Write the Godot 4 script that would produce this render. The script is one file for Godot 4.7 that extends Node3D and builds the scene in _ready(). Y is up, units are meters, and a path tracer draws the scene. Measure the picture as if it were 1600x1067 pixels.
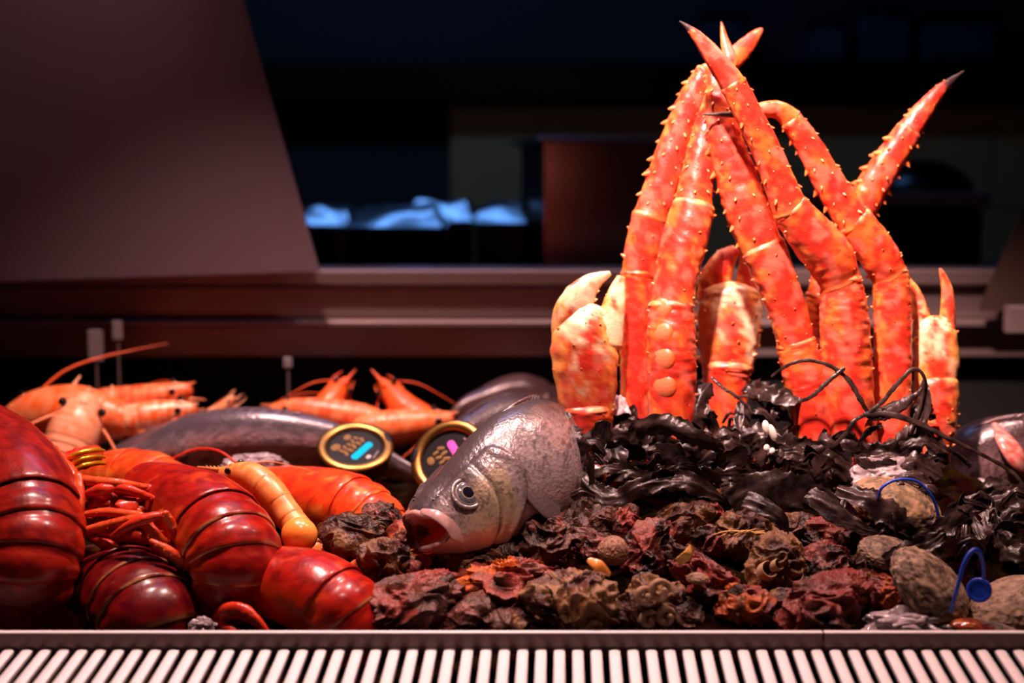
extends Node3D
# A fishmonger's display at night: boiled lobsters, sea bass, king crab legs and sea squirts on a dark seaweed bed.

const FOC := 2222.9                      # focal length in pixels of a 1600 x 1067 frame
var eye := Vector3(0, 0.333, 1.05)
var ax_f := Vector3(0, -sin(deg_to_rad(6.0)), -cos(deg_to_rad(6.0)))
var ax_u := Vector3(0, cos(deg_to_rad(6.0)), -sin(deg_to_rad(6.0)))
var rng := RandomNumberGenerator.new()
var M := {}
var used := {}
var na: FastNoiseLite
var nb: FastNoiseLite
var nc: FastNoiseLite
var ico_v: PackedVector3Array
var ico_i: PackedInt32Array

func _ready():
	rng.seed = 7
	set_camera_and_light()
	na = noise(1, 1.0, 1); nb = noise(2, 1.0, 3); nc = noise(3, 1.0, 1)
	make_ico(5)
	make_materials()
	build_room()
	build_kitchen()
	build_case()
	build_lobsters()
	build_prawns()
	build_fish()
	build_tins()
	build_crab()
	build_squirts()
	build_shellfish()
	build_weed()
	build_small()

func set_camera_and_light():
	var cam := Camera3D.new(); cam.name = "camera"; add_child(cam)
	var at_ := CameraAttributesPhysical.new()
	at_.frustum_focal_length = 50.0; at_.exposure_aperture = 2.8
	at_.frustum_focus_distance = 1.215; at_.frustum_near = 0.05; at_.frustum_far = 50.0
	cam.attributes = at_
	cam.look_at_from_position(eye, eye + ax_f, Vector3.UP)
	cam.current = true
	var we := WorldEnvironment.new(); we.name = "environment"; add_child(we)
	var e := Environment.new(); we.environment = e
	e.background_mode = Environment.BG_COLOR; e.background_color = Color(0.0, 0.0, 0.0)
	e.tonemap_mode = Environment.TONE_MAPPER_LINEAR; e.tonemap_exposure = 1.0
	e.sdfgi_enabled = true; e.ssao_enabled = true; e.ssil_enabled = true
	# the case lamps: three over the back of the bed, two over its front; one cool panel in the kitchen
	var warm := Color(1.0, 0.80, 0.76)
	spotlight(Vector3(-0.30, 1.0, -0.26), Vector3(-0.28, 0.05, -0.24), 1.7, warm, 39, "black spotlight on the canopy above the lobsters")
	spotlight(Vector3(0.10, 1.0, -0.28), Vector3(0.02, 0.05, -0.24), 1.1, warm, 39, "black spotlight on the canopy behind the open-mouthed fish")
	spotlight(Vector3(0.52, 1.0, -0.28), Vector3(0.42, 0.05, -0.22), 0.75, warm, 39, "black spotlight on the canopy above the oysters")
	spotlight(Vector3(-0.62, 1.02, -0.22), Vector3(-0.62, 0.55, -0.66), 0.075, warm, 30, "black spotlight on the canopy aimed at the slanted steel sheet")
	spotlight(Vector3(0.0, 1.02, 0.22), Vector3(0.27, 0.33, -0.27), 4.4, warm, 18, "black spotlight on the canopy front aimed at the crab legs")
	spotlight(Vector3(0.02, 1.02, 0.22), Vector3(-0.03, 0.09, -0.15), 1.3, warm, 11, "black spotlight on the canopy front aimed at the fish head")

func spotlight(p: Vector3, target: Vector3, energy: float, col: Color, angle: float, label: String):
	var t := thing("spotlight", label, "spotlight", p, "case spotlights")
	var dir := (target - p).normalized()
	var b := basis_y(-dir)
	var mat := StandardMaterial3D.new(); mat.albedo_color = Color(0.03, 0.03, 0.03); mat.roughness = 0.5
	var gl := StandardMaterial3D.new(); gl.albedo_color = Color.WHITE; gl.emission_enabled = true; gl.emission = col; gl.emission_energy_multiplier = 6.0
	var mb := MB.new()
	lathe(mb, p, b, [[0.0, 0.07], [0.022, 0.07], [0.028, 0.064], [0.03, 0.0], [0.027, 0.0], [0.026, 0.012], [0.0, 0.012]], 24, func(_k): return Color.WHITE)
	put(mb, "housing", mat, t)
	var m2 := MB.new()
	lathe(m2, p, b, [[0.0, 0.006], [0.026, 0.006], [0.026, 0.010], [0.0, 0.010]], 24, func(_k): return Color.WHITE)
	put(m2, "lamp_lens", gl, t)
	var m3 := MB.new()
	tube(m3, [p - dir * 0.06, Vector3(p.x, p.y + 0.075, p.z), Vector3(p.x, 1.112, p.z)], [0.006, 0.006, 0.006], 6, 8, Vector3.RIGHT, func(_t, _a, _p): return Color.WHITE)
	put(m3, "stem", mat, t)
	var l := SpotLight3D.new(); l.name = "case_spot"; add_child(l, true)
	l.look_at_from_position(p + dir * 0.004, target, Vector3.FORWARD)
	l.light_color = col; l.light_energy = energy; l.spot_angle = angle; l.spot_angle_attenuation = 0.9
	l.spot_range = 6.0; l.spot_attenuation = 2.0; l.light_size = 0.024; l.shadow_enabled = true

# ---------------------------------------------------------------- helpers
class MB:
	var v := PackedVector3Array()
	var c := PackedColorArray()
	var t := PackedVector2Array()
	var ix := PackedInt32Array()
	func vert(p: Vector3, col := Color.WHITE, uv := Vector2.ZERO) -> int:
		v.append(p); c.append(col); t.append(uv)
		return v.size() - 1
	func tri(a: int, b: int, d: int):
		ix.append(a); ix.append(b); ix.append(d)
	func grid(s: int, rows: int, cols: int, wrap_c := false, wrap_r := false):
		for r in (rows if wrap_r else rows - 1):
			for k in (cols if wrap_c else cols - 1):
				var a := s + r * cols + k
				var b := s + r * cols + (k + 1) % cols
				var e := s + ((r + 1) % rows) * cols + k
				var f := s + ((r + 1) % rows) * cols + (k + 1) % cols
				tri(a, b, e); tri(b, f, e)
	func orient(i0: int):
		# Godot's front faces run clockwise: flip what was added since i0 if its volume comes out positive
		if i0 >= ix.size(): return
		var o := v[ix[i0]]
		var s := 0.0
		for k in range(i0, ix.size(), 3):
			s += (v[ix[k]] - o).dot((v[ix[k + 1]] - o).cross(v[ix[k + 2]] - o))
		if s > 0.0:
			for k in range(i0, ix.size(), 3):
				var q := ix[k]; ix[k] = ix[k + 1]; ix[k + 1] = q
	func box(lo: Vector3, hi: Vector3, b := Basis(), o := Vector3.ZERO, ch := 0.0, col := Color.WHITE):
		# a box with chamfered edges (flat faces: every face has its own vertices)
		var i0 := ix.size()
		var m := (lo + hi) / 2; var h := (hi - lo) / 2
		for ax in 3:
			var u := (ax + 1) % 3; var w := (ax + 2) % 3
			for s in [-1, 1]:
				var q := []
				for k in [[-1, -1], [1, -1], [1, 1], [-1, 1]]:
					var p := Vector3.ZERO
					p[ax] = s * h[ax]; p[u] = k[0] * (h[u] - ch); p[w] = k[1] * (h[w] - ch)
					q.append(vert(o + b * (m + p), col))
				face(q, b * axis_vec(ax, s))
		if ch > 0.0:
			for ax in 3:
				var u := (ax + 1) % 3; var w := (ax + 2) % 3
				for su in [-1, 1]:
					for sw in [-1, 1]:
						var q := []
						for k in [[-1, 0], [1, 0], [1, 1], [-1, 1]]:
							var p := Vector3.ZERO
							p[ax] = k[0] * (h[ax] - ch)
							p[u] = su * (h[u] if k[1] == 0 else h[u] - ch)
							p[w] = sw * (h[w] - ch if k[1] == 0 else h[w])
							q.append(vert(o + b * (m + p), col))
						face(q, b * (axis_vec(u, su) + axis_vec(w, sw)))
	func axis_vec(ax: int, s: int) -> Vector3:
		var p := Vector3.ZERO; p[ax] = s
		return p
	func face(q: Array, n: Vector3):
		var g := (v[q[1]] - v[q[0]]).cross(v[q[2]] - v[q[0]])
		if g.dot(n) > 0:
			tri(q[0], q[2], q[1]); tri(q[0], q[3], q[2])
		else:
			tri(q[0], q[1], q[2]); tri(q[0], q[2], q[3])
	func prism(pts: PackedVector2Array, b: Basis, o: Vector3, depth: float, col := Color.WHITE):
		# polygon in b.x / b.y, extruded by depth along b.z
		var tr := Geometry2D.triangulate_polygon(pts)
		var n := pts.size()
		for s in 2:
			var base := v.size()
			for p in pts: vert(o + b.x * p.x + b.y * p.y + b.z * (depth * s), col)
			for k in range(0, tr.size(), 3):
				var q := [base + tr[k], base + tr[k + 1], base + tr[k + 2]]
				var g := (v[q[1]] - v[q[0]]).cross(v[q[2]] - v[q[0]])
				if (g.dot(b.z) > 0) == (s == 1): tri(q[0], q[2], q[1])
				else: tri(q[0], q[1], q[2])
		var cen := Vector2.ZERO
		for p in pts: cen += p / n
		var i0 := ix.size()
		for k in n:
			var p0 := pts[k]; var p1 := pts[(k + 1) % n]
			var q := [vert(o + b.x * p0.x + b.y * p0.y, col), vert(o + b.x * p1.x + b.y * p1.y, col), vert(o + b.x * p1.x + b.y * p1.y + b.z * depth, col), vert(o + b.x * p0.x + b.y * p0.y + b.z * depth, col)]
			var out := Vector2(p1.y - p0.y, p0.x - p1.x)
			if Geometry2D.is_polygon_clockwise(pts): out = -out
			face(q, b.x * out.x + b.y * out.y)
	func mesh(origin: Vector3) -> ArrayMesh:
		var n := PackedVector3Array(); n.resize(v.size())
		for k in range(0, ix.size(), 3):
			var a := ix[k]; var b := ix[k + 1]; var d := ix[k + 2]
			var g := (v[d] - v[a]).cross(v[b] - v[a])
			n[a] += g; n[b] += g; n[d] += g
		var w := PackedVector3Array(); w.resize(v.size())
		for k in v.size():
			w[k] = v[k] - origin
			n[k] = n[k].normalized() if n[k].length_squared() > 0.0 else Vector3.UP
		var arr := []; arr.resize(Mesh.ARRAY_MAX)
		arr[Mesh.ARRAY_VERTEX] = w; arr[Mesh.ARRAY_NORMAL] = n; arr[Mesh.ARRAY_COLOR] = c
		arr[Mesh.ARRAY_TEX_UV] = t; arr[Mesh.ARRAY_INDEX] = ix
		var am := ArrayMesh.new()
		am.add_surface_from_arrays(Mesh.PRIMITIVE_TRIANGLES, arr)
		return am

func at(x: float, y: float, d: float) -> Vector3:
	# the point that lies d metres ahead of the lens plane in the direction of that place in the frame
	return eye + ax_f * d + Vector3.RIGHT * ((x - 800.0) / FOC * d) + ax_u * ((533.5 - y) / FOC * d)

func pile(y: float) -> float:            # distance of the surface of the right-hand heap
	return 1.105 + (985.0 - y) / 295.0 * 0.215

func noise(s: int, f: float, octaves: int) -> FastNoiseLite:
	var n := FastNoiseLite.new()
	n.seed = s; n.frequency = f; n.noise_type = FastNoiseLite.TYPE_SIMPLEX_SMOOTH
	n.fractal_type = FastNoiseLite.FRACTAL_FBM if octaves > 1 else FastNoiseLite.FRACTAL_NONE
	n.fractal_octaves = octaves
	return n

func numbered(s: String) -> String:
	if not used.has(s):
		used[s] = 0
		return s
	used[s] += 1
	return "%s_%03d" % [s, used[s]]

func thing(called: String, label: String, category: String, base: Vector3, group := "") -> Node3D:
	var o := Node3D.new(); o.name = numbered(called); add_child(o, true)
	o.position = base
	o.set_meta("label", label); o.set_meta("category", category)
	if group: o.set_meta("group", group)
	return o

func put(mb: MB, called: String, mat: Material, parent: Node3D) -> MeshInstance3D:
	var o := Vector3.ZERO
	var n: Node = parent
	while n != self:
		o += (n as Node3D).position
		n = n.get_parent()
	var mi := MeshInstance3D.new(); mi.name = called
	mi.mesh = mb.mesh(o); mi.material_override = mat
	parent.add_child(mi, true)
	return mi

func single(mb: MB, called: String, mat: Material, label: String, category: String, group := "") -> MeshInstance3D:
	var lo := mb.v[0]; var hi := mb.v[0]
	for p in mb.v:
		lo = lo.min(p); hi = hi.max(p)
	var o := Vector3((lo.x + hi.x) / 2, lo.y, (lo.z + hi.z) / 2)
	var mi := MeshInstance3D.new(); mi.name = numbered(called)
	mi.mesh = mb.mesh(o); mi.material_override = mat; mi.position = o
	add_child(mi, true)
	mi.set_meta("label", label); mi.set_meta("category", category)
	if group: mi.set_meta("group", group)
	return mi

func struct(mb: MB, called: String, mat: Material, label := "", category := "") -> MeshInstance3D:
	var mi := single(mb, called, mat, label, category)
	mi.set_meta("kind", "structure")
	return mi

func basis_y(y: Vector3, hint := Vector3.RIGHT) -> Basis:
	y = y.normalized()
	var x := (hint - y * hint.dot(y))
	if x.length() < 0.01: x = Vector3.FORWARD - y * Vector3.FORWARD.dot(y)
	x = x.normalized()
	return Basis(x, y, x.cross(y))

func lathe(mb: MB, o: Vector3, b: Basis, prof: Array, n: int, col: Callable):
	# profile of [radius, height]; every stretch keeps its own vertices, so that edges stay crisp
	var i0 := mb.ix.size()
	for k in prof.size() - 1:
		var s := mb.v.size()
		for e in 2:
			for j in n:
				var a := TAU * j / n
				mb.vert(o + b.x * (cos(a) * prof[k + e][0]) + b.z * (sin(a) * prof[k + e][0]) + b.y * prof[k + e][1], col.call(k + e))
		mb.grid(s, 2, n, true)
	mb.orient(i0)

func cr(P: Array, t: float) -> Variant:
	# Catmull-Rom through the points of P (vectors or numbers), t from 0 to 1
	var n := P.size() - 1
	var f: float = clampf(t, 0.0, 1.0) * n
	var k := mini(int(f), n - 1)
	var u := f - k
	var a = P[maxi(k - 1, 0)]; var b = P[k]; var c = P[k + 1]; var d = P[mini(k + 2, n)]
	return 0.5 * ((2.0 * b) + (c - a) * u + (2.0 * a - 5.0 * b + 4.0 * c - d) * u * u + (3.0 * b - a - 3.0 * c + d) * u * u * u)

func lerp_table(tab: Array, x: float) -> float:
	if x <= tab[0][0]: return tab[0][1]
	for k in tab.size() - 1:
		if x <= tab[k + 1][0]:
			var u: float = (x - tab[k][0]) / (tab[k + 1][0] - tab[k][0])
			var a: float = tab[maxi(k - 1, 0)][1]; var b: float = tab[k][1]; var c: float = tab[k + 1][1]; var d: float = tab[mini(k + 2, tab.size() - 1)][1]
			return 0.5 * (2.0 * b + (c - a) * u + (2.0 * a - 5.0 * b + 4.0 * c - d) * u * u + (3.0 * b - a - 3.0 * c + d) * u * u * u)
	return tab[-1][1]

func frames(P: Array, n: int, ref: Vector3) -> Array:
	# n + 1 frames [place, tangent, dorsal, side] along the curve, carried along without twisting
	var out := []
	var D := ref
	for k in n + 1:
		var t := float(k) / n
		var c: Vector3 = cr(P, t)
		var T: Vector3 = (cr(P, minf(t + 0.004, 1.0)) - cr(P, maxf(t - 0.004, 0.0))).normalized()
		D = (D - T * D.dot(T)).normalized()
		out.append([c, T, D, T.cross(D)])
	return out

func frame_at(F: Array, t: float) -> Array:
	var n := F.size() - 1
	var f: float = clampf(t, 0.0, 1.0) * n
	var k := mini(int(f), n - 1)
	var u := f - k
	var T: Vector3 = F[k][1].lerp(F[k + 1][1], u).normalized()
	var D: Vector3 = F[k][2].lerp(F[k + 1][2], u)
	D = (D - T * D.dot(T)).normalized()
	return [F[k][0].lerp(F[k + 1][0], u), T, D, T.cross(D)]

func tube(mb: MB, P: Array, R: Array, nl: int, nr: int, ref: Vector3, col: Callable, flat := 1.0, shape = null, capk := 0.8) -> Array:
	# a closed tube through P with radii R; angle 0 lies towards ref, across which it is flat times as thick
	var i0 := mb.ix.size(); var s := mb.v.size()
	var F := frames(P, nl, ref)
	var rows := 0
	for k in range(-4, nl + 5):
		var kk := clampi(k, 0, nl)
		var t := float(kk) / nl
		var f: Array = F[kk]
		var r: float = maxf(cr(R, t), 0.0002)
		var sc := 1.0; var sh := 0.0
		if k < 0:
			sc = cos(-k / 4.0 * PI / 2); sh = -sin(-k / 4.0 * PI / 2) * r * capk
		elif k > nl:
			sc = cos((k - nl) / 4.0 * PI / 2); sh = sin((k - nl) / 4.0 * PI / 2) * r * capk
		for j in nr:
			var a := TAU * j / nr
			var m := r * sc
			var c: Vector3 = f[0] + f[1] * sh
			if shape != null: m *= shape.call(t, a, c)
			var p: Vector3 = c + f[2] * (cos(a) * m * flat) + f[3] * (sin(a) * m)
			mb.vert(p, col.call(t, a, p), Vector2(t, float(j) / nr))
		rows += 1
	mb.grid(s, rows, nr, true)
	mb.orient(i0)
	return F

func spike(mb: MB, p: Vector3, n: Vector3, r: float, h: float, ca: Color, cb: Color, sides := 7):
	var i0 := mb.ix.size(); var s := mb.v.size()
	var b := basis_y(n)
	for q in [[1.0, -0.25], [0.72, 0.25], [0.38, 0.68], [0.12, 0.95]]:
		for j in sides:
			var a := TAU * j / sides
			mb.vert(p + b.x * (cos(a) * r * q[0]) + b.z * (sin(a) * r * q[0]) + b.y * (h * q[1]), ca.lerp(cb, clampf(q[1], 0, 1)))
	mb.grid(s, 4, sides, true)
	var tip := mb.vert(p + b.y * h, cb)
	for j in sides: mb.tri(s + 3 * sides + j, s + 3 * sides + (j + 1) % sides, tip)
	mb.orient(i0)

func ball(mb: MB, o: Vector3, r: Vector3, b: Basis, n: int, col: Callable):
	var i0 := mb.ix.size(); var s := mb.v.size()
	for k in n + 1:
		var th := PI * k / n
		for j in 2 * n:
			var a := PI * j / n
			var u := Vector3(sin(th) * cos(a), cos(th), sin(th) * sin(a))
			mb.vert(o + b * (u * r), col.call(u))
	mb.grid(s, n + 1, 2 * n, true)
	mb.orient(i0)

func make_ico(level: int):
	var g := (1.0 + sqrt(5.0)) / 2.0
	var v := []
	for s in [-1.0, 1.0]:
		for q in [-g, g]:
			v.append(Vector3(0, s, q).normalized()); v.append(Vector3(s, q, 0).normalized()); v.append(Vector3(q, 0, s).normalized())
	var tri := []
	for a in 12:
		for b in range(a + 1, 12):
			for c in range(b + 1, 12):
				if v[a].distance_to(v[b]) < 1.1 and v[b].distance_to(v[c]) < 1.1 and v[a].distance_to(v[c]) < 1.1:
					tri.append([a, b, c] if (v[b] - v[a]).cross(v[c] - v[a]).dot(v[a]) < 0 else [a, c, b])
	for l in level:
		var mid := {}
		var nt := []
		for q in tri:
			var m := []
			for e in 3:
				var a: int = q[e]; var b: int = q[(e + 1) % 3]
				var key := mini(a, b) * 1000000 + maxi(a, b)
				if not mid.has(key):
					mid[key] = v.size()
					v.append(((v[a] + v[b]) / 2).normalized())
				m.append(mid[key])
			nt.append([q[0], m[0], m[2]]); nt.append([q[1], m[1], m[0]]); nt.append([q[2], m[2], m[1]]); nt.append([m[0], m[1], m[2]])
		tri = nt
	ico_v = PackedVector3Array(v)
	for q in tri: ico_i.append_array(PackedInt32Array(q))

func lin(r: float, g: float, b: float) -> Color:   # an sRGB colour (0-255) as the linear value vertex colours hold
	return Color(r / 255.0, g / 255.0, b / 255.0).srgb_to_linear()

func ntex(seed_: int, freq: float, size: int, octaves: int, kind := FastNoiseLite.TYPE_SIMPLEX_SMOOTH, ridged := false) -> ImageTexture:
	var n := FastNoiseLite.new()
	n.seed = seed_; n.frequency = freq; n.noise_type = kind; n.fractal_octaves = octaves
	n.fractal_type = FastNoiseLite.FRACTAL_RIDGED if ridged else FastNoiseLite.FRACTAL_FBM
	return ImageTexture.create_from_image(n.get_seamless_image(size, size))

func mat(called: String, rough: float, metal := 0.0, vc := true, albedo := Color.WHITE) -> StandardMaterial3D:
	var m := StandardMaterial3D.new(); m.resource_name = called
	m.roughness = rough; m.metallic = metal; m.vertex_color_use_as_albedo = vc; m.albedo_color = albedo
	M[called] = m
	return m

func relief(m: StandardMaterial3D, tex: Texture2D, cm: float, per_metre: float):
	m.heightmap_enabled = true; m.heightmap_texture = tex; m.heightmap_scale = cm
	m.uv1_triplanar = true; m.uv1_scale = Vector3.ONE * per_metre

func make_materials():
	var fine := ntex(11, 0.03, 512, 4)
	var wrinkle := ntex(12, 0.012, 512, 5, FastNoiseLite.TYPE_SIMPLEX_SMOOTH, true)
	var scales := ntex(15, 0.055, 512, 2, FastNoiseLite.TYPE_CELLULAR)
	var grain := ntex(13, 0.09, 512, 2)
	var m := mat("lobster_shell", 0.34); m.metallic_specular = 0.26; m.clearcoat_enabled = true; m.clearcoat = 0.25; m.clearcoat_roughness = 0.2
	relief(m, fine, 0.018, 14.0)
	m = mat("crab_shell", 0.38); m.clearcoat_enabled = true; m.clearcoat = 0.25; m.clearcoat_roughness = 0.25; relief(m, fine, 0.02, 16.0)
	m = mat("squirt_skin", 0.42); m.metallic_specular = 0.34; relief(m, wrinkle, 0.11, 26.0)
	m = mat("bed_weed", 0.9); m.metallic_specular = 0.1; relief(m, fine, 0.1, 9.0)
	m = mat("weed", 0.31); m.metallic_specular = 0.38; relief(m, wrinkle, 0.03, 16.0)
	m = mat("fish_skin", 0.33, 0.25); m.metallic_specular = 0.7; m.clearcoat_enabled = true; m.clearcoat = 0.35; m.clearcoat_roughness = 0.18; relief(m, scales, 0.06, 10.0)
	m = mat("wet_flesh", 0.25); m.clearcoat_enabled = true; m.clearcoat = 0.4; m.clearcoat_roughness = 0.15
	m = mat("prawn_shell", 0.35); m.backlight_enabled = true; m.backlight = Color(0.25, 0.2, 0.18)
	m = mat("gloss", 0.1)
	m = mat("ice", 0.14, 0.0, true)
	m = mat("stony", 0.6); m.metallic_specular = 0.35; relief(m, fine, 0.012, 14.0)
	m = mat("gold", 0.34, 1.0, false, Color(0.60, 0.44, 0.24))
	m = mat("black_lacquer", 0.55, 0.0, false, Color(0.03, 0.027, 0.04)); m.metallic_specular = 0.3
	m = mat("lip_steel", 0.3, 0.8, false, Color(0.36, 0.29, 0.29))
	m = mat("print", 0.8); m.metallic_specular = 0.2
	m = mat("blue_plastic", 0.35, 0.0, false, Color(0.11, 0.26, 0.72))
	m = mat("steel", 0.34, 1.0, false, Color(0.62, 0.59, 0.59)); relief(m, ntex(14, 0.2, 512, 2), 0.01, 6.0)
	m = mat("steel_dull", 0.42, 0.6, false, Color(0.60, 0.52, 0.52))
	m = mat("slat_steel", 0.42, 0.15, false, Color(0.86, 0.83, 0.83)); relief(m, fine, 0.03, 9.0)
	m = mat("dark", 0.7, 0.0, false, Color(0.05, 0.045, 0.045))
	m = mat("black_gloss", 0.3, 0.0, false, Color(0.03, 0.03, 0.035))

# ---------------------------------------------------------------- the setting
func slab(called: String, lo: Vector3, hi: Vector3, m: Material):
	var mb := MB.new(); mb.box(lo, hi)
	return struct(mb, called, m)

func build_room():
	var wall := mat("wall_paint", 0.8, 0.0, false, Color(0.17, 0.16, 0.17)); relief(wall, ntex(21, 0.02, 256, 3), 0.05, 2.0)
	var fl := mat("floor_tile", 0.5, 0.0, false, Color(0.2, 0.18, 0.17)); relief(fl, ntex(22, 0.01, 256, 3), 0.05, 2.0)
	slab("floor", Vector3(-3.1, -1.0, -2.3), Vector3(3.1, -0.9, 3.1), fl)
	slab("ceiling", Vector3(-3.1, 2.4, -2.3), Vector3(3.1, 2.5, 3.1), wall)
	slab("wall_back", Vector3(-3.1, -0.9, -2.3), Vector3(3.1, 2.4, -2.2), wall)
	slab("wall_front", Vector3(-3.1, -0.9, 3.0), Vector3(3.1, 2.4, 3.1), wall)
	slab("wall_left", Vector3(-3.1, -0.9, -2.2), Vector3(-3.0, 2.4, 3.0), wall)
	slab("wall_right", Vector3(3.0, -0.9, -2.2), Vector3(3.1, 2.4, 3.0), wall)

func build_kitchen():
	# backsplash, worktop, and what stands on it, all in the dark behind the case
	var tile := mat("backsplash_tile", 0.5, 0.0, false, Color(0.80, 0.62, 0.38))
	var z := -1.98
	slab("wall_partition", Vector3(-1.9, -0.9, -2.2), Vector3(1.9, 1.6, z), M.wall_paint)
	var spl = slab("trim_1", at(706, 292, 3.06) * Vector3(1, 1, 0) + Vector3(0, -0.2, z), Vector3(1.85, at(0, 168, 3.06).y, z + 0.012), tile)
	var k := 0
	for j in 9:                                  # wall tiles of the backsplash
		var x0: float = at(706, 0, 3.06).x + j * 0.19
		var mb := MB.new(); mb.box(Vector3(x0 + 0.003, 0.30, z + 0.012), Vector3(x0 + 0.187, at(0, 168, 3.06).y - 0.004, z + 0.018), Basis(), Vector3.ZERO, 0.002)
		put(mb, "tile", tile, spl)
	slab("trim_2", Vector3(-1.7, -0.9, -1.97), Vector3(1.7, 0.19, -1.1), M.steel_dull)   # the worktop's body
	# wall shelf with dark boxes above the backsplash
	var sh := thing("wall_shelf", "dark wall shelf above the tiled backsplash behind the counter", "shelf", Vector3(0.4, at(0, 160, 2.95).y, -1.98))
	var mb2 := MB.new(); mb2.box(Vector3(-1.0, at(0, 158, 2.95).y, -1.98), Vector3(1.8, at(0, 100, 2.95).y, -1.90), Basis(), Vector3.ZERO, 0.004)
	put(mb2, "board", M.black_gloss, sh)
	for q in [[1290, 1345, 30], [1370, 1450, 12], [1470, 1590, 22], [1110, 1180, 20]]:
		var d := 2.8
		var lo := at(q[0], 99, d); var hi := at(q[1], q[2], d)
		var b := thing("storage_box", "dark blue-grey storage box on the wall shelf, number %d from the left" % 1, "box", Vector3((lo.x + hi.x) / 2, at(0, 100, 2.95).y, -1.94), "storage boxes on the wall shelf")
		b.set_meta("label", {1290: "narrow blue-grey storage box on the dark shelf, right of the crab leg tips", 1370: "tall blue-grey storage box on the dark shelf, above the raised crab leg", 1470: "widest blue-grey storage box at the right end of the dark shelf", 1110: "small blue-grey storage box on the dark shelf behind the crossed crab tips"}[q[0]])
		var m := MB.new(); m.box(Vector3(lo.x, at(0, 100, 2.95).y, -1.975), Vector3(hi.x, hi.y, -1.91), Basis(), Vector3.ZERO, 0.006)
		put(m, "body", mat("box_grey", 0.35, 0.0, false, Color(0.22, 0.25, 0.32)), b)
		var m2 := MB.new(); m2.box(Vector3(lo.x - 0.004, hi.y, -1.977), Vector3(hi.x + 0.004, hi.y + 0.014, -1.905), Basis(), Vector3.ZERO, 0.004)
		put(m2, "lid", M.black_gloss, b)
	# foil trays
	var foil := mat("foil", 0.34, 1.0, false, Color(0.80, 0.82, 0.85))
	var top := 0.19
	var n := 0
	for q in [[475, 560, 2.32, 306, 0], [545, 700, 2.24, 308, 1], [640, 745, 2.42, 300, 2], [742, 824, 2.30, 302, 3]]:
		var c := at((q[0] + q[1]) / 2.0, q[3] + 30, q[2])
		var w: float = (q[1] - q[0]) / FOC * q[2] / 2
		var h: float = at(0, q[3] + 20, q[2]).y - top
		var t := thing("foil_tray", ["crumpled foil tray beside the leaning steel panel", "long crumpled foil tray with the brightest blue glint", "crumpled foil tray standing behind the long one", "crumpled foil tray next to the tall steel pan"][n], "tray", Vector3(c.x, top, c.z), "foil trays on the kitchen worktop")
		n += 1
		var body := MB.new()
		body.box(Vector3(c.x - w * 0.92, top, c.z - 0.09), Vector3(c.x + w * 0.92, top + h - 0.022, c.z + 0.09), Basis(), Vector3.ZERO, 0.006)
		put(body, "body", M.black_gloss, t)
		var cov := MB.new(); var i0 := 0; var N := 34
		for s in 2:
			for a in N + 1:
				for b in N + 1:
					var x := c.x + w * (2.0 * a / N - 1.0); var zz := c.z + 0.1 * (2.0 * b / N - 1.0)
					var e := minf(minf(a, N - a), minf(b, N - b)) / N
					var y := top + h - 0.024 + 0.024 * minf(1, e * 8) + 0.015 * nc.get_noise_3d(x * 13, zz * 16, n * 7) * minf(1, e * 10)
					cov.vert(Vector3(x, y - s * 0.0012, zz))
		cov.grid(0, N + 1, N + 1); cov.grid((N + 1) * (N + 1), N + 1, N + 1)
		put(cov, "foil_cover", foil, t)
	# tall steel pan
	var pc := at(935, 300, 2.26)
	var pan := thing("steel_pan", "tall rectangular steel pan with a rolled rim on the kitchen worktop", "pan", Vector3(pc.x, top, pc.z))
	var b := Basis(Vector3.UP, deg_to_rad(11))
	var hp: float = at(0, 222, 2.24).y - top
	var pst := mat("pan_steel", 0.22, 1.0, false, Color(0.82, 0.74, 0.70))
	var mbp := MB.new()
	for q in [[-0.108, -0.085, -0.104, 0.085], [0.104, -0.085, 0.108, 0.085], [-0.108, -0.087, 0.108, -0.083], [-0.108, 0.083, 0.108, 0.087]]:
		mbp.box(Vector3(q[0], 0, q[1]), Vector3(q[2], hp, q[3]), b, Vector3(pc.x, top, pc.z), 0.001)
	mbp.box(Vector3(-0.106, 0, -0.085), Vector3(0.106, 0.003, 0.085), b, Vector3(pc.x, top, pc.z))
	put(mbp, "body", pst, pan)
	var rim := MB.new()
	for q in [[-0.122, -0.1, -0.104, 0.1], [0.104, -0.1, 0.122, 0.1], [-0.104, -0.1, 0.104, -0.083], [-0.104, 0.083, 0.104, 0.1]]:
		rim.box(Vector3(q[0], hp - 0.004, q[1]), Vector3(q[2], hp + 0.004, q[3]), b, Vector3(pc.x, top, pc.z), 0.002)
	put(rim, "rim", M.steel, pan)
	# dark round pot on the left, dark machine with a domed lid on the right
	var po := at(520, 380, 2.16)
	var pot := thing("cooking_pot", "black cooking pot in shadow beside the leaning steel panel", "pot", Vector3(po.x, top, po.z))
	var pm := MB.new(); lathe(pm, Vector3(po.x, top, po.z), Basis(), [[0.0, 0.0], [0.05, 0.0], [0.054, 0.006], [0.056, 0.085], [0.060, 0.088], [0.056, 0.09], [0.052, 0.088], [0.05, 0.01], [0.0, 0.01]], 40, func(_k): return Color.WHITE)
	put(pm, "body", M.black_gloss, pot)
	for s in [-1, 1]:
		var hm := MB.new(); tube(hm, [Vector3(po.x + s * 0.054, top + 0.07, po.z - 0.02), Vector3(po.x + s * 0.075, top + 0.072, po.z), Vector3(po.x + s * 0.054, top + 0.07, po.z + 0.02)], [0.004, 0.004, 0.004], 10, 8, Vector3.UP, func(_t, _a, _p): return Color.WHITE)
		put(hm, "handle", M.black_gloss, pot)
	var mc := at(1430, 380, 2.35)
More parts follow.
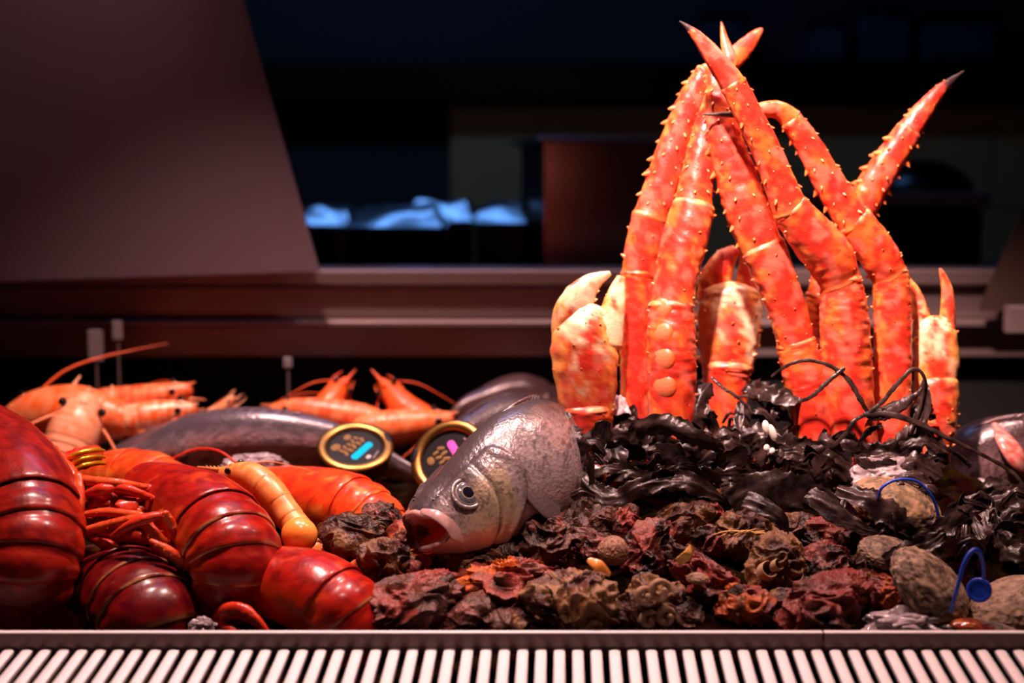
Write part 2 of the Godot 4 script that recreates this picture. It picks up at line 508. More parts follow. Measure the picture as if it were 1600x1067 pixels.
	var mach := thing("kitchen_machine", "black kitchen machine with a domed lid and a blue-lit ledge behind the crab legs", "machine", Vector3(mc.x, top, mc.z))
	var bod := MB.new(); bod.box(Vector3(at(1240, 0, 2.35).x, top, mc.z - 0.12), Vector3(at(1510, 0, 2.35).x, at(0, 322, 2.35).y, mc.z + 0.09), Basis(), Vector3.ZERO, 0.012)
	put(bod, "body", M.black_gloss, mach)
	var led := MB.new(); led.box(Vector3(at(1236, 0, 2.35).x, at(0, 322, 2.35).y, mc.z - 0.12), Vector3(at(1514, 0, 2.35).x, at(0, 300, 2.35).y, mc.z + 0.1), Basis(), Vector3.ZERO, 0.004)
	put(led, "ledge", M.steel_dull, mach)
	var dome := MB.new(); ball(dome, Vector3(mc.x + 0.005, at(0, 302, 2.35).y, mc.z), Vector3(0.085, 0.055, 0.09), Basis(), 16, func(_u): return Color.WHITE)
	put(dome, "lid", M.black_gloss, mach)
	# the cool work lamp over the kitchen worktop
	var lamp := thing("work_lamp", "cool white strip lamp over the kitchen worktop", "lamp", Vector3(-0.25, 1.5, -1.12))
	var lb := MB.new(); lb.box(Vector3(-0.65, 1.5, -1.22), Vector3(0.15, 1.53, -1.02), Basis(), Vector3.ZERO, 0.004); put(lb, "housing", M.black_gloss, lamp)
	var glow := mat("lamp_glow", 0.5, 0.0, false); glow.emission_enabled = true; glow.emission = Color(0.45, 0.68, 1.0); glow.emission_energy_multiplier = 1.6
	var lg := MB.new(); lg.box(Vector3(-0.63, 1.494, -1.19), Vector3(0.13, 1.5, -1.05)); put(lg, "lamp_panel", glow, lamp)
	var al := AreaLight3D.new(); al.name = "kitchen_light"; add_child(al)
	al.position = Vector3(-0.25, 1.49, -1.12); al.rotation_degrees = Vector3(-90, 0, 0)
	al.area_size = Vector2(0.76, 0.13); al.light_color = Color(0.42, 0.66, 1.0); al.light_energy = 0.3; al.area_range = 6.0; al.shadow_enabled = true

func build_case():
	var S: StandardMaterial3D = M.steel
	# back ledge of the case: a stepped steel rail
	var d := 1.75
	var ytop: float = at(0, 421, d).y
	var zb := at(0, 470, d).z
	var led := MB.new(); led.box(Vector3(-1.2, ytop - 0.020, zb - 0.11), Vector3(1.2, ytop, zb + 0.0), Basis(), Vector3.ZERO, 0.003)
	var ledge := struct(led, "trim_3", M.steel_dull)
	var l2 := MB.new(); l2.box(Vector3(-1.2, ytop - 0.062, zb - 0.1), Vector3(1.2, ytop - 0.022, zb - 0.018), Basis(), Vector3.ZERO, 0.002)
	put(l2, "rail", M.steel_dull, ledge)
	var l3 := MB.new(); l3.box(Vector3(-1.2, ytop - 0.072, zb - 0.1), Vector3(1.2, ytop - 0.062, zb + 0.004), Basis(), Vector3.ZERO, 0.003)
	put(l3, "lower_rail", M.steel_dull, ledge)
	var l4 := MB.new(); l4.box(Vector3(-1.2, ytop - 0.112, zb - 0.1), Vector3(1.2, ytop - 0.072, zb - 0.03), Basis(), Vector3.ZERO, 0.002)
	put(l4, "fascia", M.steel_dull, ledge)
	slab("trim_4", Vector3(-1.2, -0.9, zb - 0.1), Vector3(1.2, ytop - 0.112, zb - 0.07), M.dark)
	slab("trim_5", Vector3(-1.2, -0.9, -0.66), Vector3(1.2, -0.06, 0.0), M.dark)                      # body of the case
	slab("trim_6", Vector3(-1.2, 1.112, -0.62), Vector3(1.2, 1.14, 0.45), M.dark)                     # canopy that carries the lamps
	for s in [-1, 1]:
		var pm := MB.new(); pm.box(Vector3(s * 1.17 - 0.02, -0.9, -0.62), Vector3(s * 1.17 + 0.02, 1.112, -0.58)); struct(pm, "trim_7" if s < 0 else "trim_8", S)
	# lip in two lengths, butted near the right
	var seam: float = at(1289, 0, 1.075).x
	for q in [[-1.0, seam - 0.0006, "trim_9"], [seam + 0.0006, 1.0, "trim_10"]]:
		var mb := MB.new(); mb.box(Vector3(q[0], -0.016, -0.004), Vector3(q[1], 0.0, 0.0), Basis(), Vector3.ZERO, 0.0007)
		var lp := struct(mb, q[2], M.lip_steel)
		var te := MB.new(); te.box(Vector3(q[0], 0.0, -0.005), Vector3(q[1], 0.0009, 0.0005), Basis(), Vector3.ZERO, 0.0003); put(te, "top_edge", M.slat_steel, lp)
	# front grille: rounded bars sloping down to the customer, each its own piece
	var slope := Basis(Vector3.RIGHT, deg_to_rad(7.5))
	var gr := thing("front_grille", "pale steel air grille of parallel bars along the front edge of the display", "grille", Vector3(0, -0.05, 0.06))
	var turn := Basis(Vector3.UP, deg_to_rad(-2.0)) * slope
	var prof := PackedVector2Array()
	var hw := 0.0042
	for k in 9:
		var a := PI * k / 8.0
		prof.append(Vector2(cos(a) * hw * (1.0 if k in [0, 8] else 1.02), sin(a) * 0.0012))
	prof.append(Vector2(-hw, -0.0022)); prof.append(Vector2(hw, -0.0022))
	var sl := MB.new(); sl.prism(prof, turn, turn.z * -0.012, 0.172)
	var am := sl.mesh(Vector3.ZERO)
	var i := 0
	var x := -0.52
	while x < 0.52:
		var mi := MeshInstance3D.new(); mi.name = "slat"; mi.mesh = am; mi.material_override = M.slat_steel
		gr.add_child(mi, true)
		mi.position = Vector3(x, -0.0125, 0.0015) - gr.position
		x += 0.0139
	var tray := MB.new(); tray.box(Vector3(-1.0, -0.045, 0.0), Vector3(1.0, -0.041, 0.17), slope, Vector3(0, -0.0125, 0.0))
	put(tray, "tray", M.black_gloss, gr)
	var nose := MB.new(); nose.box(Vector3(-1.0, -0.016, 0.15), Vector3(1.0, 0.001, 0.17), slope, Vector3(0, -0.0125, 0.0), 0.002)
	put(nose, "front_bar", M.slat_steel, gr)
	slab("trim_11", Vector3(-1.2, -0.9, 0.0), Vector3(1.2, -0.085, 0.17), M.dark)
	# the leaning steel side panels that stand on the back ledge
	for q in [[[[-40, -60], [365, -60], [380, 0], [500, 424], [-40, 440]], "steel_sheet", "large brushed steel sheet with a slanted edge standing on the back ledge"], [[[1680, 180], [1600, 325], [1533, 474], [1533, 486], [1680, 486]], "steel_sheet", "dark steel sheet with a slanted edge behind the right end of the display"]]:
		var dd := 1.70 if q[0][0][0] < 0 else 1.72
		var b := Basis(Vector3.RIGHT, ax_u, -ax_f)
		var o := at(800, 533.5, dd)
		var pg := PackedVector2Array()
		for p in q[0]: pg.append(Vector2((p[0] - 800.0) / FOC * dd, (533.5 - p[1]) / FOC * dd))
		var mb := MB.new(); mb.prism(pg, b, o, -0.004)
		var pm := mat("panel_steel" if dd < 1.71 else "panel_dark", 0.5, 0.4, false, Color(0.44, 0.36, 0.40) if dd < 1.71 else Color(0.30, 0.22, 0.2))
		single(mb, q[1], pm, q[2], "panel")
	var br := MB.new(); br.box(at(1566, 520, 1.70), at(1640, 476, 1.70) + Vector3(0, 0, 0.02), Basis(), Vector3.ZERO, 0.002)
	single(br, "panel_bracket", M.steel_dull, "pale steel foot block below the dark right-hand sheet", "bracket")
	# clear price-tag holders in the shade under the ledge
	for q in [[150, 540, 24, 50, "cloudy plastic tag holder under the ledge, left and lower of a close pair"], [184, 516, 16, 30, "cloudy plastic tag holder under the ledge, higher of a close pair"], [450, 566, 14, 16, "small cloudy plastic tag holder standing alone behind the silver fish"]]:
		var p := at(q[0], q[1], 1.70)
		var w: float = q[2] / FOC * 1.7 / 2; var h: float = q[3] / FOC * 1.7
		var t := thing("tag_holder", q[4], "tag holder", Vector3(p.x, 0.02, p.z), "tag holders at the back of the bed")
		var mb := MB.new(); mb.box(Vector3(p.x - w, p.y - h / 2, p.z), Vector3(p.x + w, p.y + h / 2, p.z + 0.003), Basis(), Vector3.ZERO, 0.001); put(mb, "plate", mat("cloudy", 0.4, 0.0, false, Color(0.5, 0.47, 0.48)), t)
		var st := MB.new(); tube(st, [Vector3(p.x, 0.0, p.z + 0.001), Vector3(p.x, p.y, p.z - 0.001)], [0.0015, 0.0015], 4, 6, Vector3.RIGHT, func(_t, _a, _p): return Color.WHITE); put(st, "stem", M.steel_dull, t)
	# the bed of dark weed that everything lies on
	var bed := MB.new()
	var nx := 200; var nz := 80
	for a in nz + 1:
		for bb in nx + 1:
			var xx := -1.1 + 2.2 * bb / nx; var zz := -0.004 - 0.62 * a / nz
			var g := nb.get_noise_3d(xx * 22, zz * 22, 3) * 0.009 + na.get_noise_3d(xx * 90, zz * 90, 9) * 0.004
			bed.vert(Vector3(xx, bed_height(xx, zz) + g, zz), Color(0.004, 0.0025, 0.002).lerp(Color(0.010, 0.005, 0.004), clampf(na.get_noise_3d(xx * 40, 5, zz * 40) + 0.4, 0, 1)))
	bed.grid(0, nz + 1, nx + 1)
	bed.orient(0)
	if bed.mesh(Vector3.ZERO).surface_get_arrays(0)[Mesh.ARRAY_NORMAL][5000].y < 0:
		for k in range(0, bed.ix.size(), 3):
			var q := bed.ix[k]; bed.ix[k] = bed.ix[k + 1]; bed.ix[k + 1] = q
	var bm := single(bed, "weed_bed", M.bed_weed, "matted bed of dark seaweed under the whole display", "seaweed")
	bm.set_meta("kind", "stuff")

func bed_height(x: float, z: float) -> float:
	var r := smoothstep(-0.12, 0.05, x)
	var right := 0.40 * minf(-z, 0.26) - 0.022 - 0.25 * maxf(0.0, -z - 0.29)
	right -= 0.05 * smoothstep(0.38, 0.46, x) * smoothstep(-0.22, -0.30, z)
	var left := 0.16 * minf(-z, 0.35) - 0.045 + 0.02 * smoothstep(-0.2, -0.3, z)
	return maxf(lerpf(left, right, r), -0.05)

# ---------------------------------------------------------------- lobsters
func pts(list: Array) -> Array:
	var o := []
	for q in list: o.append(at(q[0], q[1], q[2]))
	return o

func widths(list: Array) -> Array:
	var o := []
	for q in list: o.append(q[3] / FOC * q[2])
	return o

func shell_ring(mb: MB, F: Array, W: Array, ta: float, tb: float, ma: float, mbb: float, hr: float, pal: Dictionary, tergite: bool, seed_: float, n := 16, m := 44):
	# an arched shell plate from ta to tb along the frames F, closed on the inside
	var i0 := mb.ix.size(); var s := mb.v.size()
	for lay in 2:
		for r in n + 1:
			var u := float(r) / n
			var t := lerpf(ta, tb, u)
			var f := frame_at(F, t)
			var w: float = cr(W, t)
			for k in m + 1:
				var q := 2.0 * k / m - 1.0
				var phm := 1.75 + (0.66 * pow(clampf(sin(PI * clampf(u * 0.75 + 0.16, 0, 1)), 0, 1), 2.2) if tergite else 0.25)
				var ph := q * phm
				var sh := ma + (mbb - ma) * smoothstep(0.0, 1.0, u)
				if tergite:
					sh += -0.016 * exp(-pow((u - 0.36) / 0.05, 2)) + 0.012 * smoothstep(0.86, 0.97, u) - 0.02 * smoothstep(0.972, 1.0, u)
					sh += 0.030 * exp(-pow((u - 0.66) / 0.22, 2)) - 0.02 * exp(-pow((absf(ph) - 1.25) / 0.13, 2)) * smoothstep(0.1, 0.3, u) + 0.03 * exp(-pow((absf(ph) - 1.55) / 0.2, 2))
				else:
					sh += -0.012 * exp(-pow(ph / 0.05, 2)) + 0.01 * exp(-pow((u - 0.97) / 0.03, 2))
				var p0: Vector3 = f[0] + f[2] * (cos(ph) * w * hr * sh) + f[3] * (sin(ph) * w * sh)
				sh += 0.012 * nb.get_noise_3d(p0.x * 70 + seed_, p0.y * 70, p0.z * 70)
				if lay == 1: sh -= 0.045
				var p: Vector3 = f[0] + f[2] * (cos(ph) * w * hr * sh) + f[3] * (sin(ph) * w * sh)
				var mot: float = clampf(0.5 + 0.9 * nb.get_noise_3d(p.x * 60 + seed_, p.y * 60, p.z * 60), 0, 1)
				var fin: float = nb.get_noise_3d(p.x * 260, p.y * 260, p.z * 260 + seed_)
				var c: Color = pal.lo.lerp(pal.hi, clampf(mot + 0.35 * fin, 0, 1))
				c = c.lerp(pal.side, smoothstep(0.85, 1.6, absf(ph)) * 0.8)
				c = c.lerp(pal.spot, smoothstep(0.25, 0.55, nb.get_noise_3d(p.x * 34, p.y * 34 + seed_, p.z * 34)) * 0.7)
				if tergite: c = c.lerp(pal.rim, smoothstep(0.93, 0.975, u) * (0.1 + 0.9 * smoothstep(pal.get("gap", -0.05), pal.get("gap", -0.05) + 0.35, na.get_noise_2d(ph * 1.3 + seed_, ta * 70))))
				mb.vert(p, c)
	var g := n + 1; var h := m + 1
	mb.grid(s, g, h)
	for r in n:
		for k in m:
			var a := s + g * h + r * h + k
			mb.tri(a, a + h, a + 1); mb.tri(a + 1, a + h, a + h + 1)
	for k in m:
		for r in [0, n]:
			var a = s + r * h + k; var b = a + g * h
			if r == 0: mb.tri(a, b, a + 1); mb.tri(a + 1, b, b + 1)
			else: mb.tri(a, a + 1, b); mb.tri(a + 1, b + 1, b)
	for r in n:
		for k in [0, m]:
			var a = s + r * h + k; var b = a + g * h
			if k == 0: mb.tri(a, a + h, b); mb.tri(a + h, b + h, b)
			else: mb.tri(a, b, a + h); mb.tri(a + h, b, b + h)
	mb.orient(i0)

func lobster(label: String, list: Array, ref: Vector3, tc: float, nseg: int, pal: Dictionary, seed_: float, tail := true) -> Node3D:
	var P := pts(list); var W := widths(list)
	var F := frames(P, 90, ref)
	var base: Vector3 = P[P.size() / 2] - Vector3(0, W[W.size() / 2] * 0.8, 0)
	var t := thing("lobster", label, "lobster", base, "boiled lobsters piled at the left of the bed")
	var mb := MB.new()
	shell_ring(mb, F, W, 0.0, tc, 0.93, 1.0, 0.92, pal, false, seed_, 40, 64)
	put(mb, "carapace", M.lobster_shell, t)
	var flesh := MB.new()                     # the belly that closes the shell from below
	var R := []; for w in W: R.append(w * 0.84)
	tube(flesh, P, R, 50, 28, ref, func(_t, _a, p): return pal.side.lerp(pal.lo, clampf(0.5 + na.get_noise_3d(p.x * 120, p.y * 120, p.z * 120), 0, 1)), 0.85)
	put(flesh, "belly", M.lobster_shell, t)
	var dl := (1.0 - tc) / nseg
	for k in nseg:
		var m := MB.new()
		var a := tc + dl * k - dl * 0.16; var b := tc + dl * (k + 1) + dl * 0.10
		shell_ring(m, F, W, a, minf(b, 1.0), 0.955, 1.0, 0.9, pal, true, seed_ + k * 3.7)
		put(m, "tail_segment", M.lobster_shell, t)
	if tail:
		var f := frame_at(F, 1.0); var w: float = W[-1]
		for k in 5:
			var a := (k - 2) * 0.5
			var m := MB.new()
			var dir: Vector3 = (f[1] * cos(a) + f[3] * sin(a) - f[2] * 0.15).normalized()
			var o: Vector3 = f[0] + f[3] * (sin(a) * w * 0.6)
			tube(m, [o, o + dir * w * 0.6, o + dir * w * 1.25], [w * 0.2, w * 0.42, w * 0.34], 14, 16, f[2], func(tt, _a, _p): return pal.lo.lerp(pal.side, tt), 0.16)
			put(m, "tail_fin", M.lobster_shell, t)
	return t

func limb(t: Node3D, called: String, list: Array, pal_a: Color, pal_b: Color, hairy := 0.0, mname := "lobster_shell", flat := 0.8) -> MeshInstance3D:
	var P := pts(list); var R := widths(list)
	var mb := MB.new()
	var sd := rng.randf() * 40
	var F := tube(mb, P, R, 10 + 7 * P.size(), 14, Vector3(0.1, 0.5, 0.85), func(_t, a, p): return pal_a.lerp(pal_b, clampf(0.5 + 0.4 * cos(a * 2) + nb.get_noise_3d(p.x * 150 + sd, p.y * 150, p.z * 150), 0, 1)), flat, func(tt, a, _p): return 1.0 + 0.1 * na.get_noise_3d(tt * 9 + sd, cos(a) * 2, sin(a) * 2))
	if hairy > 0:
		for k in int(hairy):
			var u := rng.randf_range(0.05, 1.0)
			if rng.randf() < 0.4: u = rng.randf_range(0.9, 1.0)
			var f := frame_at(F, u); var a := rng.randf() * TAU
			var n: Vector3 = (f[2] * cos(a) + f[3] * sin(a) + f[1] * 0.5).normalized()
			var r: float = cr(R, u)
			spike(mb, f[0] + (f[2] * cos(a) * flat + f[3] * sin(a)) * r * 0.9, n, 0.0005, rng.randf_range(0.0012, 0.003), pal_b, pal_b.lerp(Color(0.9, 0.4, 0.1), 0.5), 4)
	return put(mb, called, M[mname], t)

func build_lobsters():
	var crim := {hi = Color(0.27, 0.012, 0.008), lo = Color(0.10, 0.005, 0.006), side = Color(0.42, 0.022, 0.006), rim = Color(0.32, 0.03, 0.012), spot = Color(0.34, 0.02, 0.008)}
	var mid := {hi = Color(0.36, 0.013, 0.007), lo = Color(0.16, 0.006, 0.005), side = Color(0.50, 0.045, 0.008), gap = -0.3, rim = Color(0.66, 0.30, 0.13), spot = Color(0.48, 0.05, 0.010)}
	var dark := {hi = Color(0.15, 0.007, 0.006), lo = Color(0.06, 0.003, 0.004), side = Color(0.19, 0.008, 0.005), gap = -0.35, rim = Color(0.52, 0.22, 0.09), spot = Color(0.18, 0.008, 0.005)}
	var bright := {hi = Color(0.68, 0.06, 0.012), lo = Color(0.50, 0.022, 0.008), side = Color(0.78, 0.17, 0.025), rim = Color(0.85, 0.30, 0.06), spot = Color(0.78, 0.20, 0.03)}
	var oran := {hi = Color(0.72, 0.10, 0.015), lo = Color(0.55, 0.035, 0.010), side = Color(0.78, 0.2, 0.03), rim = Color(0.8, 0.28, 0.06), spot = Color(0.8, 0.2, 0.03)}
	var up := Vector3(0, 1, 0.25)
	lobster("bright orange-red lobster half hidden behind the lobster with pale tail bands", [[130, 752, 1.43, 40], [185, 746, 1.41, 48], [240, 752, 1.385, 48], [288, 785, 1.37, 42], [300, 830, 1.37, 34]], up, 0.34, 4, oran, 11.0)
	var l5 := lobster("orange-red lobster lying sideways with its tail against the brown sea squirts", [[372, 778, 1.375, 48], [430, 779, 1.36, 56], [500, 784, 1.335, 58], [555, 797, 1.31, 56], [592, 826, 1.295, 50], [602, 866, 1.29, 44]], Vector3(-0.1, 1, 0.35), 0.58, 4, bright, 23.0)
	lobster("largest deep crimson lobster at the left edge, tail curling down to the steel lip", [[-70, 668, 1.34, 70], [-16, 722, 1.27, 92], [28, 775, 1.205, 90], [42, 840, 1.165, 86], [38, 895, 1.15, 78], [30, 945, 1.16, 66]], Vector3(0.05, 1, 0.4), 0.50, 5, crim, 5.0)
	var l2 := lobster("darkest maroon lobster low in the pile between the left-edge lobster and the pale-banded one", [[146, 905, 1.225, 66], [180, 915, 1.205, 74], [212, 935, 1.172, 80], [236, 968, 1.148, 80], [242, 1005, 1.148, 72], [236, 1035, 1.16, 58]], Vector3(0.25, 1, 0.25), 0.30, 6, dark, 41.0)
	lobster("crimson lobster at the front lip beside the sea squirts, tail under its body", [[392, 905, 1.20, 62], [440, 915, 1.175, 70], [492, 930, 1.152, 74], [535, 957, 1.138, 70], [555, 990, 1.14, 62], [556, 1015, 1.16, 48]], Vector3(0.2, 1, 0.3), 0.52, 4, mid, 67.0)
	var l3 := lobster("crimson lobster with pale tail bands curling down in the middle of the pile", [[228, 772, 1.275, 60], [272, 786, 1.25, 70], [325, 812, 1.21, 76], [362, 858, 1.175, 77], [370, 898, 1.165, 70], [358, 930, 1.18, 60]], Vector3(0.3, 1, 0.25), 0.47, 5, mid, 29.0)
	# walking legs bundled between the lobsters (they belong to the one with pale bands)
	var ra := Color(0.55, 0.035, 0.012); var rb := Color(0.68, 0.1, 0.025); var rd := Color(0.35, 0.015, 0.008)
	for q in [
		[[118, 746, 1.213, 7], [150, 752, 1.203, 8], [190, 755, 1.203, 7], [232, 762, 1.218, 5]],
		[[122, 745, 1.208, 9], [124, 790, 1.193, 9], [118, 850, 1.188, 6]],
		[[112, 835, 1.188, 6], [150, 825, 1.178, 8], [205, 812, 1.168, 8], [258, 803, 1.163, 6]],
		[[258, 803, 1.163, 7], [268, 822, 1.168, 9], [285, 858, 1.178, 7]],
		[[174, 838, 1.163, 3], [196, 824, 1.158, 7], [222, 812, 1.158, 8], [256, 804, 1.163, 6]],
		[[236, 845, 1.153, 4], [258, 858, 1.153, 8], [296, 882, 1.158, 8]],
		[[120, 806, 1.198, 5], [165, 800, 1.188, 7], [220, 806, 1.183, 7]],
		[[130, 778, 1.218, 6], [170, 788, 1.208, 10], [215, 800, 1.198, 8]],
		[[215, 815, 1.173, 6], [240, 830, 1.168, 8], [275, 872, 1.173, 6]],
		[[150, 770, 1.223, 7], [190, 772, 1.218, 12], [228, 790, 1.228, 9]],
		[[225, 808, 1.178, 7], [245, 850, 1.178, 11], [262, 900, 1.188, 9]]]:
		limb(l3, "walking_leg", q, ra if rng.randf() > 0.3 else rd, rb if rng.randf() > 0.3 else ra, 26)
	for k in 16:
		var x := rng.randf_range(122, 205); var y := rng.randf_range(752, 850); var d := rng.randf_range(1.195, 1.225)
		var l := rng.randf_range(40, 80); var a := rng.randf_range(-0.5, 0.55)
		limb(l3, "walking_leg", [[x, y, d, rng.randf_range(4, 7)], [x + cos(a) * l * 0.5, y + sin(a) * l * 0.5 - rng.randf_range(0, 8), d - 0.006, rng.randf_range(7, 11)], [x + cos(a) * l, y + sin(a) * l, d, rng.randf_range(4, 7)]], rd if k % 2 else ra, ra, 10)
	for q in [[165, 782, 1.205, 26, 0.5], [198, 792, 1.198, 24, 2.1], [186, 772, 1.215, 20, 3.4], [216, 776, 1.215, 18, 4.4]]:   # crumpled shell flaps at the leg roots
		var mb := MB.new(); var o := at(q[0], q[1], q[2]); var r: float = q[3] / FOC * q[2]
		var b := Basis(Vector3(0.2, 1, 0.5).normalized(), q[4]) * Basis(Vector3.RIGHT, 0.5)
		tube(mb, [o - b.x * r, o + b.y * r * 0.35, o + b.x * r], [r * 0.25, r * 0.75, r * 0.04], 18, 16, b.y, func(_t, _a, p): return ra.lerp(rd, clampf(0.5 + nb.get_noise_3d(p.x * 130, p.y * 130, p.z * 130), 0, 1)), 0.2, func(tt, a, _p): return 1.0 + 0.3 * na.get_noise_3d(tt * 5 + q[4], cos(a) * 1.5, sin(a)))
		put(mb, "gill_flap", M.lobster_shell, l3)
	# folded claw arm with its band, beside the left-edge lobster
	var arm := thing("lobster_claw", "knobbly orange-red lobster claw arm wrapped with gold bands beside the left-edge lobster", "lobster claw", at(100, 760, 1.27))
	limb(arm, "arm_segment", [[66, 700, 1.30, 13], [78, 712, 1.285, 17], [92, 735, 1.27, 13]], ra, rb, 14)
	limb(arm, "arm_segment", [[92, 718, 1.28, 13], [106, 742, 1.265, 16], [114, 770, 1.255, 14], [118, 805, 1.24, 11]], ra, rb, 14)
	limb(arm, "claw_palm", [[104, 722, 1.29, 16], [128, 716, 1.295, 18], [150, 708, 1.305, 14]], rd, ra, 0)
	var bandm := mat("band_rubber", 0.22, 0.6, false, Color(0.86, 0.62, 0.12))
	for k in 3:
		var a := at(108 + k * 2, 716 + k * 10, 1.276); var b := at(150 + k, 703 + k * 10, 1.288)
		var mb := MB.new()
		var m := (a + b) / 2 + Vector3(0, 0.002, 0.005)
		tube(mb, [a + Vector3(-0.004, -0.004, -0.01), a, m, b, b + Vector3(0.004, -0.003, -0.012)], [0.0012, 0.0024, 0.0026, 0.0024, 0.0012], 24, 12, Vector3.UP, func(_t, _a, _p): return Color.WHITE)
		single(mb, "claw_band", bandm, ["gold band round the lobster claw, uppermost of three", "gold band round the lobster claw, between the other two", "gold band round the lobster claw, lowest of three"][k], "band", "gold bands on the lobster claw")
	# claw tip that pokes out under the pale-banded lobster
	var tip := thing("lobster_claw", "slim red lobster claw pointing at the steel lip under the pale-banded lobster", "lobster claw", at(375, 985, 1.12))
	limb(tip, "finger", [[338, 972, 1.14, 10], [352, 956, 1.13, 14], [378, 955, 1.125, 13], [398, 968, 1.12, 10], [418, 990, 1.118, 6]], ra, rd, 0)
	limb(tip, "finger", [[345, 975, 1.13, 8], [362, 984, 1.122, 8], [382, 990, 1.12, 5]], rd, ra, 0)
	# long antennae
	for q in [["thin red lobster antenna arching over the silver fish", [[270, 716, 1.40, 1.6], [305, 702, 1.40, 2], [340, 704, 1.39, 2], [368, 722, 1.38, 2.2]], 0],
		["thin dark red lobster antenna sweeping from the orange prawn to the sea squirts", [[418, 806, 1.255, 1.6], [445, 826, 1.24, 2], [480, 838, 1.235, 2.2], [532, 834, 1.24, 2.6]], 1]]:
		var mb := MB.new()
		tube(mb, pts(q[1]), widths(q[1]), 40, 8, Vector3.UP, func(_t, _a, _p): return ra)
		single(mb, "antenna", M.lobster_shell, q[0], "antenna")

# ---------------------------------------------------------------- prawns
func prawn(label: String, list: Array, ref: Vector3, ca: Color, cb: Color, sd: float, opt := {}) -> Node3D:
	var P := pts(list); var W := widths(list)
	var t := thing("prawn", label, "prawn", P[1] - Vector3(0, W[1], 0), opt.get("group", ""))
	var F := frames(P, 60, ref)
	var col := func(tt, a, p):
		var s: float = 0.5 + 0.5 * sin(tt * 38.0 + sd)
		var n: float = nb.get_noise_3d(p.x * 70 + sd, p.y * 70, p.z * 70)
		return ca.lerp(cb, clampf(0.35 + 0.2 * cos(a) + 1.5 * n + 0.5 * (s - 0.5), 0, 1))
	# head shell to tc, then six ringed tail segments
	var tc := 0.46
	var Pc := []; var Wc := []
	for k in 9:
		Pc.append(cr(P, tc * k / 8.0)); Wc.append(cr(W, tc * k / 8.0))
	var mb := MB.new(); tube(mb, Pc, Wc, 30, 24, ref, col, 1.05); put(mb, "head_shell", M.prawn_shell, t)
	for s in int(opt.get("rings", 6)):
		var a := lerpf(tc - 0.02, 1.0, s / float(opt.get("rings", 6))); var b := lerpf(tc, 1.0, (s + 1) / float(opt.get("rings", 6))) + 0.015
		var Ps := []; var Ws := []
		for k in 5:
			var u := lerpf(a, minf(b, 1.0), k / 4.0)
			Ps.append(cr(P, u)); Ws.append(cr(W, u) * (0.965 + 0.012 * k))
		var m := MB.new(); tube(m, Ps, Ws, 8, 22, frame_at(F, a)[2], col, 1.05, null, 0.35); put(m, "tail_segment", M.prawn_shell, t)
	var f := frame_at(F, 1.0); var w: float = W[-1]
	for k in 3:
		var a := (k - 1) * 0.45
		var m := MB.new(); var dir: Vector3 = (f[1] * cos(a) + f[3] * sin(a)).normalized()
		tube(m, [f[0], f[0] + dir * w * 1.6, f[0] + dir * w * 3.2], [w * 0.5, w * 0.7, w * 0.3], 10, 12, f[2], col, 0.25); put(m, "tail_fin", M.prawn_shell, t)
	var f0 := frame_at(F, 0.0); var w0: float = W[0]
	var rm := MB.new()                        # the toothed beak
	var rl: float = opt.get("beak", 2.6) * W[1]
	tube(rm, [cr(P, 0.12) + f0[2] * W[1] * 0.7, f0[0] + f0[2] * w0 * 0.6, f0[0] - f0[1] * rl + f0[2] * w0 * 0.9], [W[1] * 0.22, W[1] * 0.2, 0.0005], 16, 8, f0[2], func(_t, _a, _p): return cb, 1.3)
	for k in 5: spike(rm, f0[0] - f0[1] * (rl * 0.15 * k) + f0[2] * w0 * 0.75, (f0[2] - f0[1] * 0.6).normalized(), 0.0012, 0.004, cb, cb, 5)
	put(rm, "beak", M.prawn_shell, t)
	var ew: float = W[1] * opt.get("eye", 0.26)
	for s in [-1, 1]:
		var e: Vector3 = cr(P, 0.13) + f0[2] * (W[1] * 0.62) + f0[3] * (s * W[1] * 0.80)
		var m := MB.new(); ball(m, e, Vector3.ONE * ew, Basis(), 10, func(_u): return Color(0.008, 0.006, 0.006)); put(m, "eye", M.gloss, t)
		var am := MB.new()
		var dirn: Vector3 = (f0[1] * 0.7 + f0[3] * s * 0.7 + f0[2] * 0.08).normalized()
		tube(am, [f0[0], f0[0] + dirn * W[1] * 3, f0[0] + dirn * W[1] * 5 + f0[1] * W[1] * 2.0 - f0[2] * W[1] * 1.5], [W[1] * 0.07, W[1] * 0.05, 0.0003], 20, 6, Vector3.UP, func(_t, _a, _p): return ca); put(am, "antenna", M.prawn_shell, t)
		for k in 3:
			var lm := MB.new(); var o: Vector3 = cr(P, 0.2 + 0.09 * k) - f0[2] * W[1] * 0.6
			tube(lm, [o, o + f0[3] * s * W[1] * 0.9 - f0[1] * W[1] * 1.0 - f0[2] * W[1] * 0.5, o + f0[3] * s * W[1] * 0.7 - f0[1] * W[1] * 2.4 - f0[2] * W[1] * 0.9], [W[1] * 0.14, W[1] * 0.11, W[1] * 0.04], 14, 8, Vector3.UP, func(_t, _a, _p): return cb); put(lm, "leg", M.prawn_shell, t)
	return t

